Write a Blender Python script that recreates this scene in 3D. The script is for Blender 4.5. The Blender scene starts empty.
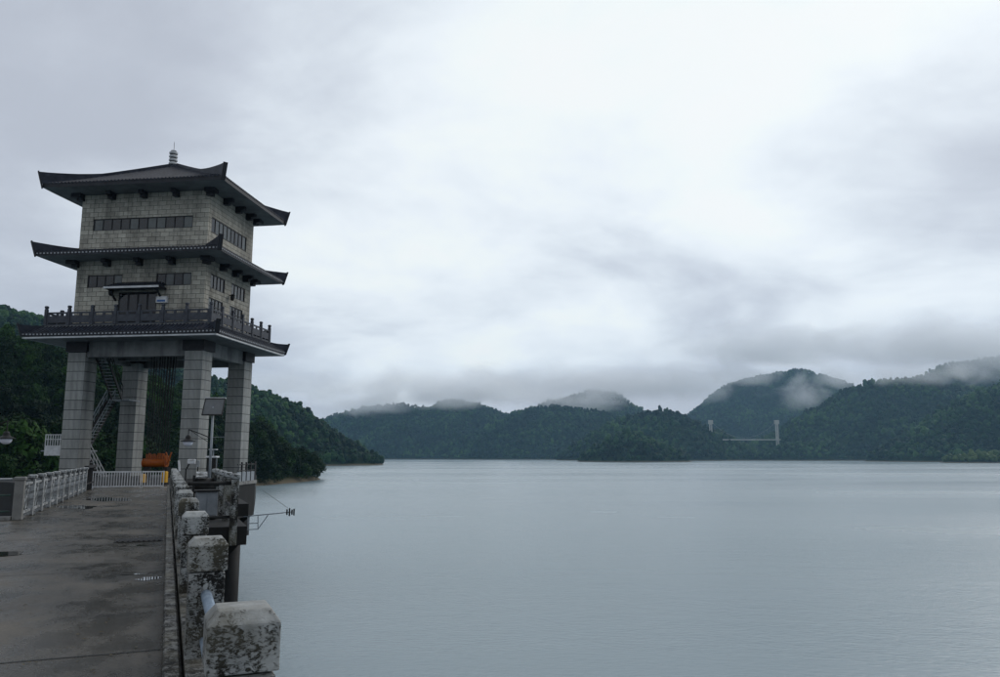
import bpy, math, random
import numpy as np
from mathutils import Vector, Matrix

R = math.radians
random.seed(7)
rng = np.random.default_rng(11)
sc = bpy.context.scene
col = sc.collection

# ------------------------------------------------------------------ camera
F, CX, CY, HOR = 780.0, 500.0, 338.5, 456.0       # focal length and centre in photo pixels
PITCH = math.atan((HOR - CY) / F)
cam = bpy.data.cameras.new('camera'); camo = bpy.data.objects.new('camera', cam); col.objects.link(camo)
cam.sensor_width = 36; cam.lens = 36 * F / 1000; cam.clip_start = 0.05; cam.clip_end = 20000
camo.location = (0, 0, 0); camo.rotation_euler = (math.pi / 2 + PITCH, 0, 0)
sc.camera = camo
WATER = -10.0
GROUND = -1.6

# ------------------------------------------------------------------ sky, sun, exposure
SUN_EL, SUN_AZ = R(34), R(52)          # azimuth from +Y towards +X
world = bpy.data.worlds.new('World'); sc.world = world; world.use_nodes = True
nt = world.node_tree; nt.nodes.clear()
def N(t, ty, **kw):
    n = t.nodes.new(ty)
    for k, v in kw.items():
        if k in n.inputs: n.inputs[k].default_value = v
        else: setattr(n, k, v)
    return n
def ramp(t, stops, interp='LINEAR'):
    n = t.nodes.new('ShaderNodeValToRGB'); e = n.color_ramp.elements; n.color_ramp.interpolation = interp
    while len(e) < len(stops): e.new(0.5)
    for i, (p, c) in enumerate(stops):
        e[i].position = p; e[i].color = c if len(c) == 4 else (*c, 1)
    return n
def math_n(t, op, a, b=None, c=None):
    n = t.nodes.new('ShaderNodeMath'); n.operation = op
    for i, x in enumerate((a, b, c)):
        if x is None: continue
        if isinstance(x, (int, float)): n.inputs[i].default_value = x
        else: t.links.new(x, n.inputs[i])
    return n.outputs[0]
def build_world():
    L = nt.links.new
    out = N(nt, 'ShaderNodeOutputWorld')
    sky = N(nt, 'ShaderNodeTexSky', sky_type='NISHITA', sun_disc=False, sun_elevation=SUN_EL, sun_rotation=SUN_AZ, air_density=1.0, dust_density=2.0)
    b1 = N(nt, 'ShaderNodeBackground', Strength=0.08); L(sky.outputs[0], b1.inputs[0])
    tc = N(nt, 'ShaderNodeTexCoord'); sep = N(nt, 'ShaderNodeSeparateXYZ'); L(tc.outputs['Generated'], sep.inputs[0])
    zz = math_n(nt, 'ADD', math_n(nt, 'MAXIMUM', sep.outputs[2], 0.0), 0.24)
    px = math_n(nt, 'DIVIDE', sep.outputs[0], zz); py = math_n(nt, 'DIVIDE', sep.outputs[1], zz)
    cmb = N(nt, 'ShaderNodeCombineXYZ'); L(px, cmb.inputs[0]); L(py, cmb.inputs[1])
    mp = N(nt, 'ShaderNodeMapping'); mp.inputs['Location'].default_value = (1.75, 0.35, 0.0); L(cmb.outputs[0], mp.inputs[0])
    n1 = N(nt, 'ShaderNodeTexNoise', Scale=1.0, Detail=8.0, Roughness=0.52, Distortion=0.35); L(mp.outputs[0], n1.inputs['Vector'])
    n2 = N(nt, 'ShaderNodeTexNoise', Scale=3.1, Detail=8.0, Roughness=0.55, Distortion=0.4); L(mp.outputs[0], n2.inputs['Vector'])
    # thin cloud in front of the sun is brighter
    sd = Vector((0.10, 0.95, 0.36)).normalized()
    dot = N(nt, 'ShaderNodeVectorMath', operation='DOT_PRODUCT'); L(tc.outputs['Generated'], dot.inputs[0]); dot.inputs[1].default_value = sd
    glow = math_n(nt, 'POWER', math_n(nt, 'MAXIMUM', dot.outputs['Value'], 0.0), 9.0)
    v = math_n(nt, 'ADD', math_n(nt, 'MULTIPLY', n1.outputs[0], 0.80), math_n(nt, 'MULTIPLY', n2.outputs[0], 0.20))
    v = math_n(nt, 'ADD', v, math_n(nt, 'MULTIPLY', glow, 0.145))
    hz = N(nt, 'ShaderNodeMapRange', interpolation_type='SMOOTHSTEP'); hz.inputs[1].default_value = 0.0; hz.inputs[2].default_value = 0.24; hz.inputs[3].default_value = 0.115; hz.inputs[4].default_value = 0.0; L(sep.outputs[2], hz.inputs[0])
    v = math_n(nt, 'SUBTRACT', v, hz.outputs[0])      # the deck looks thicker edge-on
    rp = ramp(nt, [(0.40, (0.50, 0.535, 0.61)), (0.50, (0.61, 0.655, 0.735)), (0.595, (0.83, 0.895, 0.955)), (0.70, (0.99, 1.04, 1.07))], 'B_SPLINE'); L(v, rp.inputs[0])
    b2 = N(nt, 'ShaderNodeBackground', Strength=1.0); L(rp.outputs[0], b2.inputs[0])
    mx = N(nt, 'ShaderNodeMixShader', Fac=0.95); L(b1.outputs[0], mx.inputs[1]); L(b2.outputs[0], mx.inputs[2])
    L(mx.outputs[0], out.inputs[0])
build_world()
sun = bpy.data.lights.new('sun', 'SUN'); sun.energy = 1.5; sun.angle = R(35); sun.color = (1.0, 0.97, 0.93)
suno = bpy.data.objects.new('sun', sun); col.objects.link(suno)
SUNV = Vector((math.sin(SUN_AZ) * math.cos(SUN_EL), math.cos(SUN_AZ) * math.cos(SUN_EL), math.sin(SUN_EL)))
suno.rotation_euler = SUNV.to_track_quat('Z', 'Y').to_euler(); suno.location = SUNV * 300
vs = sc.view_settings; vs.view_transform = 'Standard'; vs.look = 'None'; vs.gamma = 1; vs.exposure = 0.0; vs.use_curve_mapping = False
sc.render.engine = 'CYCLES'
cy = sc.cycles
cy.max_bounces = 8; cy.diffuse_bounces = 3; cy.glossy_bounces = 3; cy.transmission_bounces = 2; cy.volume_bounces = 5
cy.transparent_max_bounces = 8; cy.use_denoising = True; cy.caustics_reflective = False; cy.caustics_refractive = False
cy.sample_clamp_indirect = 4
cy.volume_step_rate = 0.35; cy.volume_max_steps = 256

# ------------------------------------------------------------------ helpers
def ray(px, py):
    x = (px - CX) / F; y = (CY - py) / F
    return Vector((x, math.cos(PITCH) - y * math.sin(PITCH), math.sin(PITCH) + y * math.cos(PITCH)))
def at(px, py, Y):
    r = ray(px, py); return r * (Y / r.y)
def tag(o, label=None, cat=None, group=None, kind=None):
    if label: o['label'] = label
    if cat: o['category'] = cat
    if group: o['group'] = group
    if kind: o['kind'] = kind
    return o
def empty(name, loc=(0, 0, 0), rz=0.0, label=None, cat=None, group=None):
    o = bpy.data.objects.new(name, None); col.objects.link(o); o.location = loc; o.rotation_euler = (0, 0, rz); o.empty_display_size = 0.2
    return tag(o, label, cat, group)
class MB:
    def __init__(s): s.v = []; s.f = []
    def add(s, vs, fs):
        b = len(s.v); s.v += [tuple(x) for x in vs]; s.f += [tuple(b + i for i in f) for f in fs]; return s
    def box(s, lo, hi, ch=0.0):
        (x0, y0, z0), (x1, y1, z1) = lo, hi
        if ch <= 0:
            return s.add([(x0,y0,z0),(x1,y0,z0),(x1,y1,z0),(x0,y1,z0),(x0,y0,z1),(x1,y0,z1),(x1,y1,z1),(x0,y1,z1)],
                         [(0,3,2,1),(4,5,6,7),(0,1,5,4),(1,2,6,5),(2,3,7,6),(3,0,4,7)])
        rings = [(z0, ch), (z0 + ch, 0), (z1 - ch, 0), (z1, ch)]
        vs = []
        for z, i in rings:
            c = ch * 0.6
            X0, X1, Y0, Y1 = x0 + i, x1 - i, y0 + i, y1 - i
            vs += [(X0 + c, Y0, z), (X1 - c, Y0, z), (X1, Y0 + c, z), (X1, Y1 - c, z), (X1 - c, Y1, z), (X0 + c, Y1, z), (X0, Y1 - c, z), (X0, Y0 + c, z)]
        fs = [tuple(range(7, -1, -1)), tuple(range(24, 32))]
        for k in range(3):
            for j in range(8): fs.append((k*8+j, k*8+(j+1)%8, (k+1)*8+(j+1)%8, (k+1)*8+j))
        return s.add(vs, fs)
    def bar(s, p0, p1, w, h, up=(0, 0, 1)):
        p0, p1 = Vector(p0), Vector(p1); d = (p1 - p0).normalized(); a = d.cross(Vector(up))
        if a.length < 1e-5: a = d.cross(Vector((0, 1, 0)))
        a.normalize(); b = a.cross(d)
        c = [a*w/2 + b*h/2, -a*w/2 + b*h/2, -a*w/2 - b*h/2, a*w/2 - b*h/2]
        return s.add([p0 + x for x in c] + [p1 + x for x in c], [(0,1,2,3),(7,6,5,4),(0,4,5,1),(1,5,6,2),(2,6,7,3),(3,7,4,0)])
    def tube(s, p0, p1, r, n=10, r1=None, cap=True):
        p0, p1 = Vector(p0), Vector(p1); d = (p1 - p0).normalized(); a = d.cross(Vector((0, 0, 1)))
        if a.length < 1e-4: a = Vector((1, 0, 0))
        a.normalize(); b = a.cross(d); r1 = r if r1 is None else r1
        vs = [p0 + (a*math.cos(t) + b*math.sin(t))*r for t in [2*math.pi*i/n for i in range(n)]]
        vs += [p1 + (a*math.cos(t) + b*math.sin(t))*r1 for t in [2*math.pi*i/n for i in range(n)]]
        fs = [(i, n+i, n+(i+1) % n, (i+1) % n) for i in range(n)]
        if cap: fs += [tuple(range(n)), tuple(range(2*n-1, n-1, -1))]
        return s.add(vs, fs)
    def path(s, pts, r, n=6):
        for a, b in zip(pts, pts[1:]): s.tube(a, b, r, n)
        return s
    def lathe(s, c, prof, n=20):
        c = Vector(c); vs = []
        for r, z in prof: vs += [c + Vector((r*math.cos(2*math.pi*i/n), r*math.sin(2*math.pi*i/n), z)) for i in range(n)]
        fs = []
        for k in range(len(prof)-1): fs += [(k*n+i, k*n+(i+1) % n, (k+1)*n+(i+1) % n, (k+1)*n+i) for i in range(n)]
        fs += [tuple(range(n-1, -1, -1)), tuple(range((len(prof)-1)*n, len(prof)*n))]
        return s.add(vs, fs)
    def prism(s, poly, z0, z1):
        n = len(poly)
        return s.add([(x, y, z0) for x, y in poly] + [(x, y, z1) for x, y in poly],
                     [tuple(range(n-1, -1, -1)), tuple(range(n, 2*n))] + [(i, (i+1) % n, n+(i+1) % n, n+i) for i in range(n)])
    def mesh(s, name, m, smooth=False):
        me = bpy.data.meshes.new(name); me.from_pydata(s.v, [], s.f); me.materials.append(m); me.update()
        if smooth: me.polygons.foreach_set('use_smooth', [True]*len(me.polygons))
        return me
    def build(s, name, m, parent=None, smooth=False, kind=None):
        o = bpy.data.objects.new(name, s.mesh(name, m, smooth)); col.objects.link(o); o.parent = parent
        if kind: o['kind'] = kind
        return o
def inst(name, me, parent, loc=(0, 0, 0), scale=(1, 1, 1), rz=0.0):
    o = bpy.data.objects.new(name, me); col.objects.link(o); o.parent = parent; o.location = loc; o.scale = scale; o.rotation_euler = (0, 0, rz)
    return o
def copy_tree(o, parent=None):
    c = o.copy(); col.objects.link(c); c.parent = parent
    for ch in list(o.children): copy_tree(ch, c)
    return c

# ------------------------------------------------------------------ materials
def mat(name, c1, c2=None, rough=0.7, scale=3.0, bump=0.0, bscale=30.0, spec=0.22, metal=0.0, detail=6.0, lo=0.35, hi=0.65, stain=None, sscale=1.0, slo=0.5, shi=0.6, sroughness=None, coords='Object', obj_var=0.0, stretch=None):
    m = bpy.data.materials.new(name); m.use_nodes = True; t = m.node_tree; L = t.links.new
    b = t.nodes['Principled BSDF']; b.inputs['Roughness'].default_value = rough; b.inputs['Metallic'].default_value = metal
    b.inputs['Specular IOR Level'].default_value = spec
    tc = N(t, 'ShaderNodeTexCoord'); vec = tc.outputs[coords]
    if coords == 'World':
        pass
    if stretch:
        mpn = N(t, 'ShaderNodeMapping'); mpn.inputs['Scale'].default_value = stretch; L(vec, mpn.inputs[0]); vec = mpn.outputs[0]
    cout = None
    if c2:
        n = N(t, 'ShaderNodeTexNoise', Scale=scale, Detail=detail, Roughness=0.62); L(vec, n.inputs['Vector'])
        rp = ramp(t, [(lo, c1), (hi, c2)]); L(n.outputs[0], rp.inputs[0]); cout = rp.outputs[0]
    if stain:
        n = N(t, 'ShaderNodeTexNoise', Scale=sscale, Detail=9.0, Roughness=0.68, Distortion=0.3); L(vec, n.inputs['Vector'])
        rp = ramp(t, [(slo, (0, 0, 0)), (shi, (1, 1, 1))]); L(n.outputs[0], rp.inputs[0])
        mx = N(t, 'ShaderNodeMix', data_type='RGBA'); L(rp.outputs[0], mx.inputs[0])
        if cout: L(cout, mx.inputs[6])
        else: mx.inputs[6].default_value = (*c1, 1)
        mx.inputs[7].default_value = (*stain, 1); cout = mx.outputs[2]
    if obj_var:
        oi = N(t, 'ShaderNodeObjectInfo'); hv = N(t, 'ShaderNodeHueSaturation'); L(cout, hv.inputs['Color']) if cout else None
        if not cout: hv.inputs['Color'].default_value = (*c1, 1)
        L(math_n(t, 'ADD', math_n(t, 'MULTIPLY', oi.outputs['Random'], 2*obj_var), 1 - obj_var), hv.inputs['Value']); cout = hv.outputs[0]
    if cout: L(cout, b.inputs['Base Color'])
    else: b.inputs['Base Color'].default_value = (*c1, 1)
    if bump:
        n = N(t, 'ShaderNodeTexNoise', Scale=bscale, Detail=8.0, Roughness=0.65); L(vec, n.inputs['Vector'])
        bp = N(t, 'ShaderNodeBump', Strength=bump, Distance=0.02); L(n.outputs[0], bp.inputs['Height']); L(bp.outputs[0], b.inputs['Normal'])
    return m
M = {}
M['brick'] = mat('stone_brick', (0.27, 0.255, 0.215), (0.36, 0.345, 0.30), 0.75, 2.5, 0.3, 40, obj_var=0.2, stain=(0.16, 0.15, 0.125), sscale=1.3, slo=0.55, shi=0.75)
M['mortar'] = mat('dark_mortar', (0.04, 0.04, 0.036), None, 0.9)
M['panel'] = mat('grey_column_panel', (0.185, 0.19, 0.182), (0.255, 0.262, 0.25), 0.6, 1.2, 0.15, 30, obj_var=0.08, stain=(0.12, 0.13, 0.135), sscale=0.7, slo=0.5, shi=0.8, stretch=(2.5, 2.5, 0.5))
M['joint'] = mat('panel_joint', (0.03, 0.033, 0.035), None, 0.9)
M['soffit'] = mat('soffit_render', (0.09, 0.095, 0.10), (0.14, 0.147, 0.152), 0.8, 0.8, 0.1, 20)
M['beam'] = mat('beam_concrete', (0.12, 0.125, 0.125), (0.18, 0.185, 0.185), 0.8, 0.9, 0.2, 20)
M['tile'] = mat('slate_blue_roof_tile', (0.013, 0.015, 0.022), (0.032, 0.036, 0.049), 0.5, 1.7, 0.2, 25, spec=0.12)
M['darktrim'] = mat('dark_painted_trim', (0.010, 0.011, 0.014), (0.020, 0.021, 0.026), 0.5, 2, 0.1, 20)
M['tileend'] = mat('pale_tile_end', (0.26, 0.27, 0.29), None, 0.6)
M['fascia'] = mat('pale_fascia', (0.34, 0.35, 0.36), (0.48, 0.49, 0.50), 0.7, 1.5)
M['rail_grey'] = mat('dark_grey_stone_rail', (0.028, 0.031, 0.040), (0.055, 0.060, 0.072), 0.6, 2.0, 0.2, 25)
M['frame'] = mat('dark_window_frame', (0.012, 0.012, 0.014), None, 0.4)
M['glass'] = mat('window_glass', (0.004, 0.006, 0.008), None, 0.05, spec=0.5)
M['glass_pale'] = mat('window_glass_painted_sheen', (0.035, 0.045, 0.045), (0.06, 0.07, 0.068), 0.08, 2.0, spec=0.5)  # uneven pane reflections put into the colour: paler base on random panes
M['white'] = mat('white_paint', (0.40, 0.41, 0.42), (0.55, 0.56, 0.57), 0.5, 3.0, stain=(0.22, 0.2, 0.18), sscale=4, slo=0.58, shi=0.72)
M['whitestone'] = mat('white_painted_post', (0.24, 0.255, 0.26), (0.38, 0.395, 0.40), 0.7, 4.0, 0.4, 30, stain=(0.04, 0.04, 0.038), sscale=5.5, slo=0.47, shi=0.62)
def mould_material(name, c1, c2, amount):
    """peeling white paint with fine black mould; every object gets its own pattern"""
    m = bpy.data.materials.new(name); m.use_nodes = True; t = m.node_tree; L = t.links.new
    b = t.nodes['Principled BSDF']; b.inputs['Roughness'].default_value = 0.75; b.inputs['Specular IOR Level'].default_value = 0.2
    tc = N(t, 'ShaderNodeTexCoord'); oi = N(t, 'ShaderNodeObjectInfo')
    off = N(t, 'ShaderNodeCombineXYZ'); r9 = math_n(t, 'MULTIPLY', oi.outputs['Random'], 37.0); L(r9, off.inputs[0]); L(r9, off.inputs[2])
    va = N(t, 'ShaderNodeVectorMath', operation='ADD'); L(tc.outputs['Object'], va.inputs[0]); L(off.outputs[0], va.inputs[1]); v = va.outputs[0]
    tone = N(t, 'ShaderNodeTexNoise', Scale=6.0, Detail=6.0, Roughness=0.6); L(v, tone.inputs['Vector'])
    trp = ramp(t, [(0.35, c1), (0.65, c2)]); L(tone.outputs[0], trp.inputs[0])
    mpf = N(t, 'ShaderNodeMapping'); mpf.inputs['Scale'].default_value = (1.0, 1.0, 1.7); L(v, mpf.inputs[0])
    fine = N(t, 'ShaderNodeTexNoise', Scale=44.0, Detail=7.0, Roughness=0.66, Distortion=0.6); L(mpf.outputs[0], fine.inputs['Vector'])
    mid = N(t, 'ShaderNodeTexNoise', Scale=8.0, Detail=4.0, Roughness=0.6); mpm = N(t, 'ShaderNodeMapping'); mpm.inputs['Scale'].default_value = (1.0, 1.0, 0.4); L(v, mpm.inputs[0]); L(mpm.outputs[0], mid.inputs['Vector'])
    sep = N(t, 'ShaderNodeSeparateXYZ'); L(tc.outputs['Object'], sep.inputs[0])
    geo = N(t, 'ShaderNodeNewGeometry'); sn = N(t, 'ShaderNodeSeparateXYZ'); L(geo.outputs['Normal'], sn.inputs[0])
    f = math_n(t, 'ADD', fine.outputs[0], math_n(t, 'MULTIPLY', math_n(t, 'SUBTRACT', mid.outputs[0], 0.5), 0.85))
    f = math_n(t, 'ADD', f, math_n(t, 'MULTIPLY', oi.outputs['Random'], 0.10))
    f = math_n(t, 'SUBTRACT', f, math_n(t, 'MULTIPLY', math_n(t, 'MAXIMUM', sn.outputs[2], 0.0), 0.13))   # less mould on faces that point up
    mr = N(t, 'ShaderNodeMapRange'); mr.inputs[1].default_value = 0.62 - amount; mr.inputs[2].default_value = 0.735 - amount; L(f, mr.inputs[0])
    mx = N(t, 'ShaderNodeMix', data_type='RGBA'); L(mr.outputs[0], mx.inputs[0]); L(trp.outputs[0], mx.inputs[6]); mx.inputs[7].default_value = (0.008, 0.008, 0.0075, 1)
    # thin greenish grime film
    gr = N(t, 'ShaderNodeTexNoise', Scale=2.2, Detail=8.0, Roughness=0.7); L(v, gr.inputs['Vector'])
    grp = ramp(t, [(0.42, (0, 0, 0)), (0.70, (0.8, 0.8, 0.8))]); L(gr.outputs[0], grp.inputs[0])
    mg = N(t, 'ShaderNodeMix', data_type='RGBA'); L(grp.outputs[0], mg.inputs[0]); L(mx.outputs[2], mg.inputs[6]); mg.inputs[7].default_value = (0.10, 0.092, 0.066, 1)
    L(mg.outputs[2], b.inputs['Base Color'])
    h = math_n(t, 'SUBTRACT', math_n(t, 'MULTIPLY', fine.outputs[0], 0.5), math_n(t, 'MULTIPLY', mr.outputs[0], 0.35))
    bp = N(t, 'ShaderNodeBump', Strength=0.8, Distance=0.012); L(h, bp.inputs['Height']); L(bp.outputs[0], b.inputs['Normal'])
    return m
M['dirty'] = mould_material('mouldy_white_painted_concrete', (0.20, 0.21, 0.21), (0.34, 0.35, 0.345), 0.15)
M['dirtier'] = mould_material('blackened_painted_concrete', (0.10, 0.10, 0.098), (0.20, 0.205, 0.20), 0.24)
M['capstone'] = mould_material('chipped_white_painted_cap', (0.24, 0.25, 0.25), (0.40, 0.41, 0.40), 0.09)
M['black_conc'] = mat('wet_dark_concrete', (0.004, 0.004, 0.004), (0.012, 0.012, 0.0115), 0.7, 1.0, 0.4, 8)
M['conc'] = mat('aged_concrete', (0.13, 0.13, 0.125), (0.22, 0.22, 0.21), 0.75, 1.2, 0.4, 15, stain=(0.05, 0.05, 0.048), sscale=1.5, slo=0.5, shi=0.65)
M['galv'] = mat('galvanised_pipe', (0.20, 0.28, 0.38), (0.36, 0.44, 0.53), 0.35, 14.0, 0.1, 40, metal=0.4)
M['steel'] = mat('dark_steel', (0.006, 0.006, 0.007), (0.016, 0.016, 0.015), 0.55, 5.0)
M['greysteel'] = mat('grey_painted_steel', (0.17, 0.19, 0.21), (0.24, 0.26, 0.28), 0.45, 4.0)
M['green'] = mat('green_painted_pipe', (0.03, 0.06, 0.05), (0.06, 0.10, 0.085), 0.5, 4.0)
M['orange'] = mat('orange_paint', (0.22, 0.045, 0.004), (0.33, 0.085, 0.008), 0.5, 3.0, stain=(0.14, 0.045, 0.015), sscale=3, slo=0.55, shi=0.7)
M['yellow'] = mat('yellow_paint', (0.42, 0.22, 0.015), (0.50, 0.28, 0.02), 0.5, 4.0)
M['milk'] = mat('milky_lamp_globe', (0.70, 0.72, 0.82), None, 0.25)
M['solar'] = mat('solar_back', (0.085, 0.09, 0.095), (0.12, 0.125, 0.13), 0.4, 3.0)
M['blue'] = mat('blue_print', (0.04, 0.10, 0.25), None, 0.5)
M['pale_green'] = mat('crop', (0.05, 0.08, 0.03), None, 0.9)
def earth_material():
    m = bpy.data.materials.new('hillside_soil'); m.use_nodes = True; t = m.node_tree; L = t.links.new
    b = t.nodes['Principled BSDF']; b.inputs['Roughness'].default_value = 1.0; b.inputs['Specular IOR Level'].default_value = 0.05
    geo = N(t, 'ShaderNodeNewGeometry'); sep = N(t, 'ShaderNodeSeparateXYZ'); L(geo.outputs['Position'], sep.inputs[0])
    n = N(t, 'ShaderNodeTexNoise', Scale=0.05, Detail=5.0); L(geo.outputs['Position'], n.inputs['Vector'])
    rp = ramp(t, [(0.35, (0.008, 0.016, 0.006)), (0.65, (0.02, 0.034, 0.012))]); L(n.outputs[0], rp.inputs[0])
    mr = N(t, 'ShaderNodeMapRange'); mr.inputs[1].default_value = WATER + 3.2; mr.inputs[2].default_value = WATER + 1.4; L(math_n(t, 'ADD', sep.outputs[2], math_n(t, 'MULTIPLY', n.outputs[0], 1.5)), mr.inputs[0])
    mx = N(t, 'ShaderNodeMix', data_type='RGBA'); L(mr.outputs[0], mx.inputs[0]); L(rp.outputs[0], mx.inputs[6]); mx.inputs[7].default_value = (0.10, 0.085, 0.06, 1); L(mx.outputs[2], b.inputs['Base Color'])
    return m
M['earth'] = earth_material()
M['farconc'] = mat('far_bridge_concrete', (0.30, 0.30, 0.28), (0.40, 0.40, 0.37), 0.8, 0.05)

def add_streaks(m, dark=0.55, sx=1.6, sz=0.13):
    """rain streaks and damp patches running down a facade (world position, so they cross the joints)"""
    t = m.node_tree; L = t.links.new; b = t.nodes['Principled BSDF']; src = b.inputs['Base Color'].links[0].from_socket
    geo = N(t, 'ShaderNodeNewGeometry'); mp = N(t, 'ShaderNodeMapping'); mp.inputs['Scale'].default_value = (sx, sx, sz); L(geo.outputs['Position'], mp.inputs[0])
    n = N(t, 'ShaderNodeTexNoise', Scale=1.0, Detail=6.0, Roughness=0.65); L(mp.outputs[0], n.inputs['Vector'])
    n2 = N(t, 'ShaderNodeTexNoise', Scale=0.35, Detail=4.0); L(geo.outputs['Position'], n2.inputs['Vector'])
    f = math_n(t, 'ADD', math_n(t, 'MULTIPLY', n.outputs[0], 0.6), math_n(t, 'MULTIPLY', n2.outputs[0], 0.4))
    rp = ramp(t, [(0.40, (dark, dark, dark)), (0.52, (1, 1, 1)), (0.62, (1.12, 1.12, 1.11))]); L(f, rp.inputs[0])
    mx = N(t, 'ShaderNodeMix', data_type='RGBA', blend_type='MULTIPLY'); mx.inputs[0].default_value = 1.0; L(src, mx.inputs[6]); L(rp.outputs[0], mx.inputs[7]); L(mx.outputs[2], b.inputs['Base Color'])
add_streaks(M['brick'], 0.62); add_streaks(M['panel'], 0.72); add_streaks(M['beam'], 0.6); add_streaks(M['whitestone'], 0.6, 6.0, 1.2)
def road_material():
    m = bpy.data.materials.new('wet_worn_concrete_road'); m.use_nodes = True; t = m.node_tree; L = t.links.new
    b = t.nodes['Principled BSDF']; tc = N(t, 'ShaderNodeTexCoord'); v = tc.outputs['Object']
    big = N(t, 'ShaderNodeTexNoise', Scale=0.45, Detail=7.0, Roughness=0.6, Distortion=0.5); L(v, big.inputs['Vector'])
    mp = N(t, 'ShaderNodeMapping'); mp.inputs['Scale'].default_value = (1.3, 0.8, 1); L(v, mp.inputs[0])
    streak = N(t, 'ShaderNodeTexNoise', Scale=0.9, Detail=9.0, Roughness=0.68); L(mp.outputs[0], streak.inputs['Vector'])
    fine = N(t, 'ShaderNodeTexNoise', Scale=38.0, Detail=5.0, Roughness=0.7); L(v, fine.inputs['Vector'])
    mixv = math_n(t, 'ADD', math_n(t, 'MULTIPLY', big.outputs[0], 0.5), math_n(t, 'MULTIPLY', streak.outputs[0], 0.5))
    rp = ramp(t, [(0.36, (0.017, 0.016, 0.0135)), (0.46, (0.037, 0.034, 0.028)), (0.55, (0.061, 0.054, 0.043)), (0.66, (0.10, 0.085, 0.064))]); L(mixv, rp.inputs[0])
    frp = ramp(t, [(0.3, (0.6, 0.6, 0.6)), (0.5, (1, 1, 1)), (0.72, (1.5, 1.5, 1.48))]); L(fine.outputs[0], frp.inputs[0])
    mx = N(t, 'ShaderNodeMix', data_type='RGBA', blend_type='MULTIPLY'); mx.inputs[0].default_value = 1.0; L(rp.outputs[0], mx.inputs[6]); L(frp.outputs[0], mx.inputs[7])
    # scattered pale grit
    vo = N(t, 'ShaderNodeTexVoronoi', Scale=5.0); L(v, vo.inputs['Vector'])
    vrp = ramp(t, [(0.0, (1, 1, 1)), (0.055, (0, 0, 0))]); L(vo.outputs['Distance'], vrp.inputs[0])
    gate = N(t, 'ShaderNodeTexNoise', Scale=1.3, Detail=3.0); L(v, gate.inputs['Vector'])
    grp = ramp(t, [(0.50, (0, 0, 0)), (0.60, (1, 1, 1))]); L(gate.outputs[0], grp.inputs[0])
    mx2 = N(t, 'ShaderNodeMix', data_type='RGBA'); L(math_n(t, 'MULTIPLY', math_n(t, 'MULTIPLY', vrp.outputs[0], grp.outputs[0]), 0.7), mx2.inputs[0])
    L(mx.outputs[2], mx2.inputs[6]); mx2.inputs[7].default_value = (0.2, 0.19, 0.17, 1); L(mx2.outputs[2], b.inputs['Base Color'])
    wet = ramp(t, [(0.42, (0.16, 0.16, 0.16)), (0.58, (0.50, 0.50, 0.50))]); L(streak.outputs[0], wet.inputs[0]); L(wet.outputs[0], b.inputs['Roughness'])
    b.inputs['Specular IOR Level'].default_value = 0.3
    bp = N(t, 'ShaderNodeBump', Strength=0.35, Distance=0.01); L(fine.outputs[0], bp.inputs['Height']); L(bp.outputs[0], b.inputs['Normal'])
    return m
M['road'] = road_material()

def water_material():
    m = bpy.data.materials.new('rippled_lake_water'); m.use_nodes = True; t = m.node_tree; L = t.links.new
    b = t.nodes['Principled BSDF']; b.inputs['Base Color'].default_value = (0.185, 0.243, 0.268, 1); b.inputs['IOR'].default_value = 1.45
    b.inputs['Roughness'].default_value = 0.33
    tc = N(t, 'ShaderNodeTexCoord'); v = tc.outputs['Object']
    mp = N(t, 'ShaderNodeMapping'); mp.inputs['Rotation'].default_value = (0, 0, 0.3); mp.inputs['Scale'].default_value = (0.7, 1.3, 1); L(v, mp.inputs[0])
    a = N(t, 'ShaderNodeTexNoise', Scale=2.2, Detail=6.0, Roughness=0.66); L(mp.outputs[0], a.inputs['Vector'])
    c = N(t, 'ShaderNodeTexNoise', Scale=0.45, Detail=3.0, Roughness=0.55); L(mp.outputs[0], c.inputs['Vector'])
    mpb = N(t, 'ShaderNodeMapping'); mpb.inputs['Scale'].default_value = (0.35, 1.6, 1); L(v, mpb.inputs[0])
    big = N(t, 'ShaderNodeTexNoise', Scale=0.008, Detail=5.0, Roughness=0.55); L(mpb.outputs[0], big.inputs['Vector'])
    brp = ramp(t, [(0.35, (0.55, 0.55, 0.55)), (0.62, (1.1, 1.1, 1.1))]); L(big.outputs[0], brp.inputs[0])
    h = math_n(t, 'ADD', math_n(t, 'MULTIPLY', a.outputs[0], 0.6), math_n(t, 'MULTIPLY', c.outputs[0], 0.5))
    h = math_n(t, 'MULTIPLY', h, brp.outputs[0])
    rrp = ramp(t, [(0.38, (0.19, 0.19, 0.19)), (0.62, (0.28, 0.28, 0.28))]); L(big.outputs[0], rrp.inputs[0]); L(rrp.outputs[0], b.inputs['Roughness'])
    bp = N(t, 'ShaderNodeBump', Strength=1.0, Distance=0.15); L(h, bp.inputs['Height']); L(bp.outputs[0], b.inputs['Normal'])
    return m
M['water'] = water_material()

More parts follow.
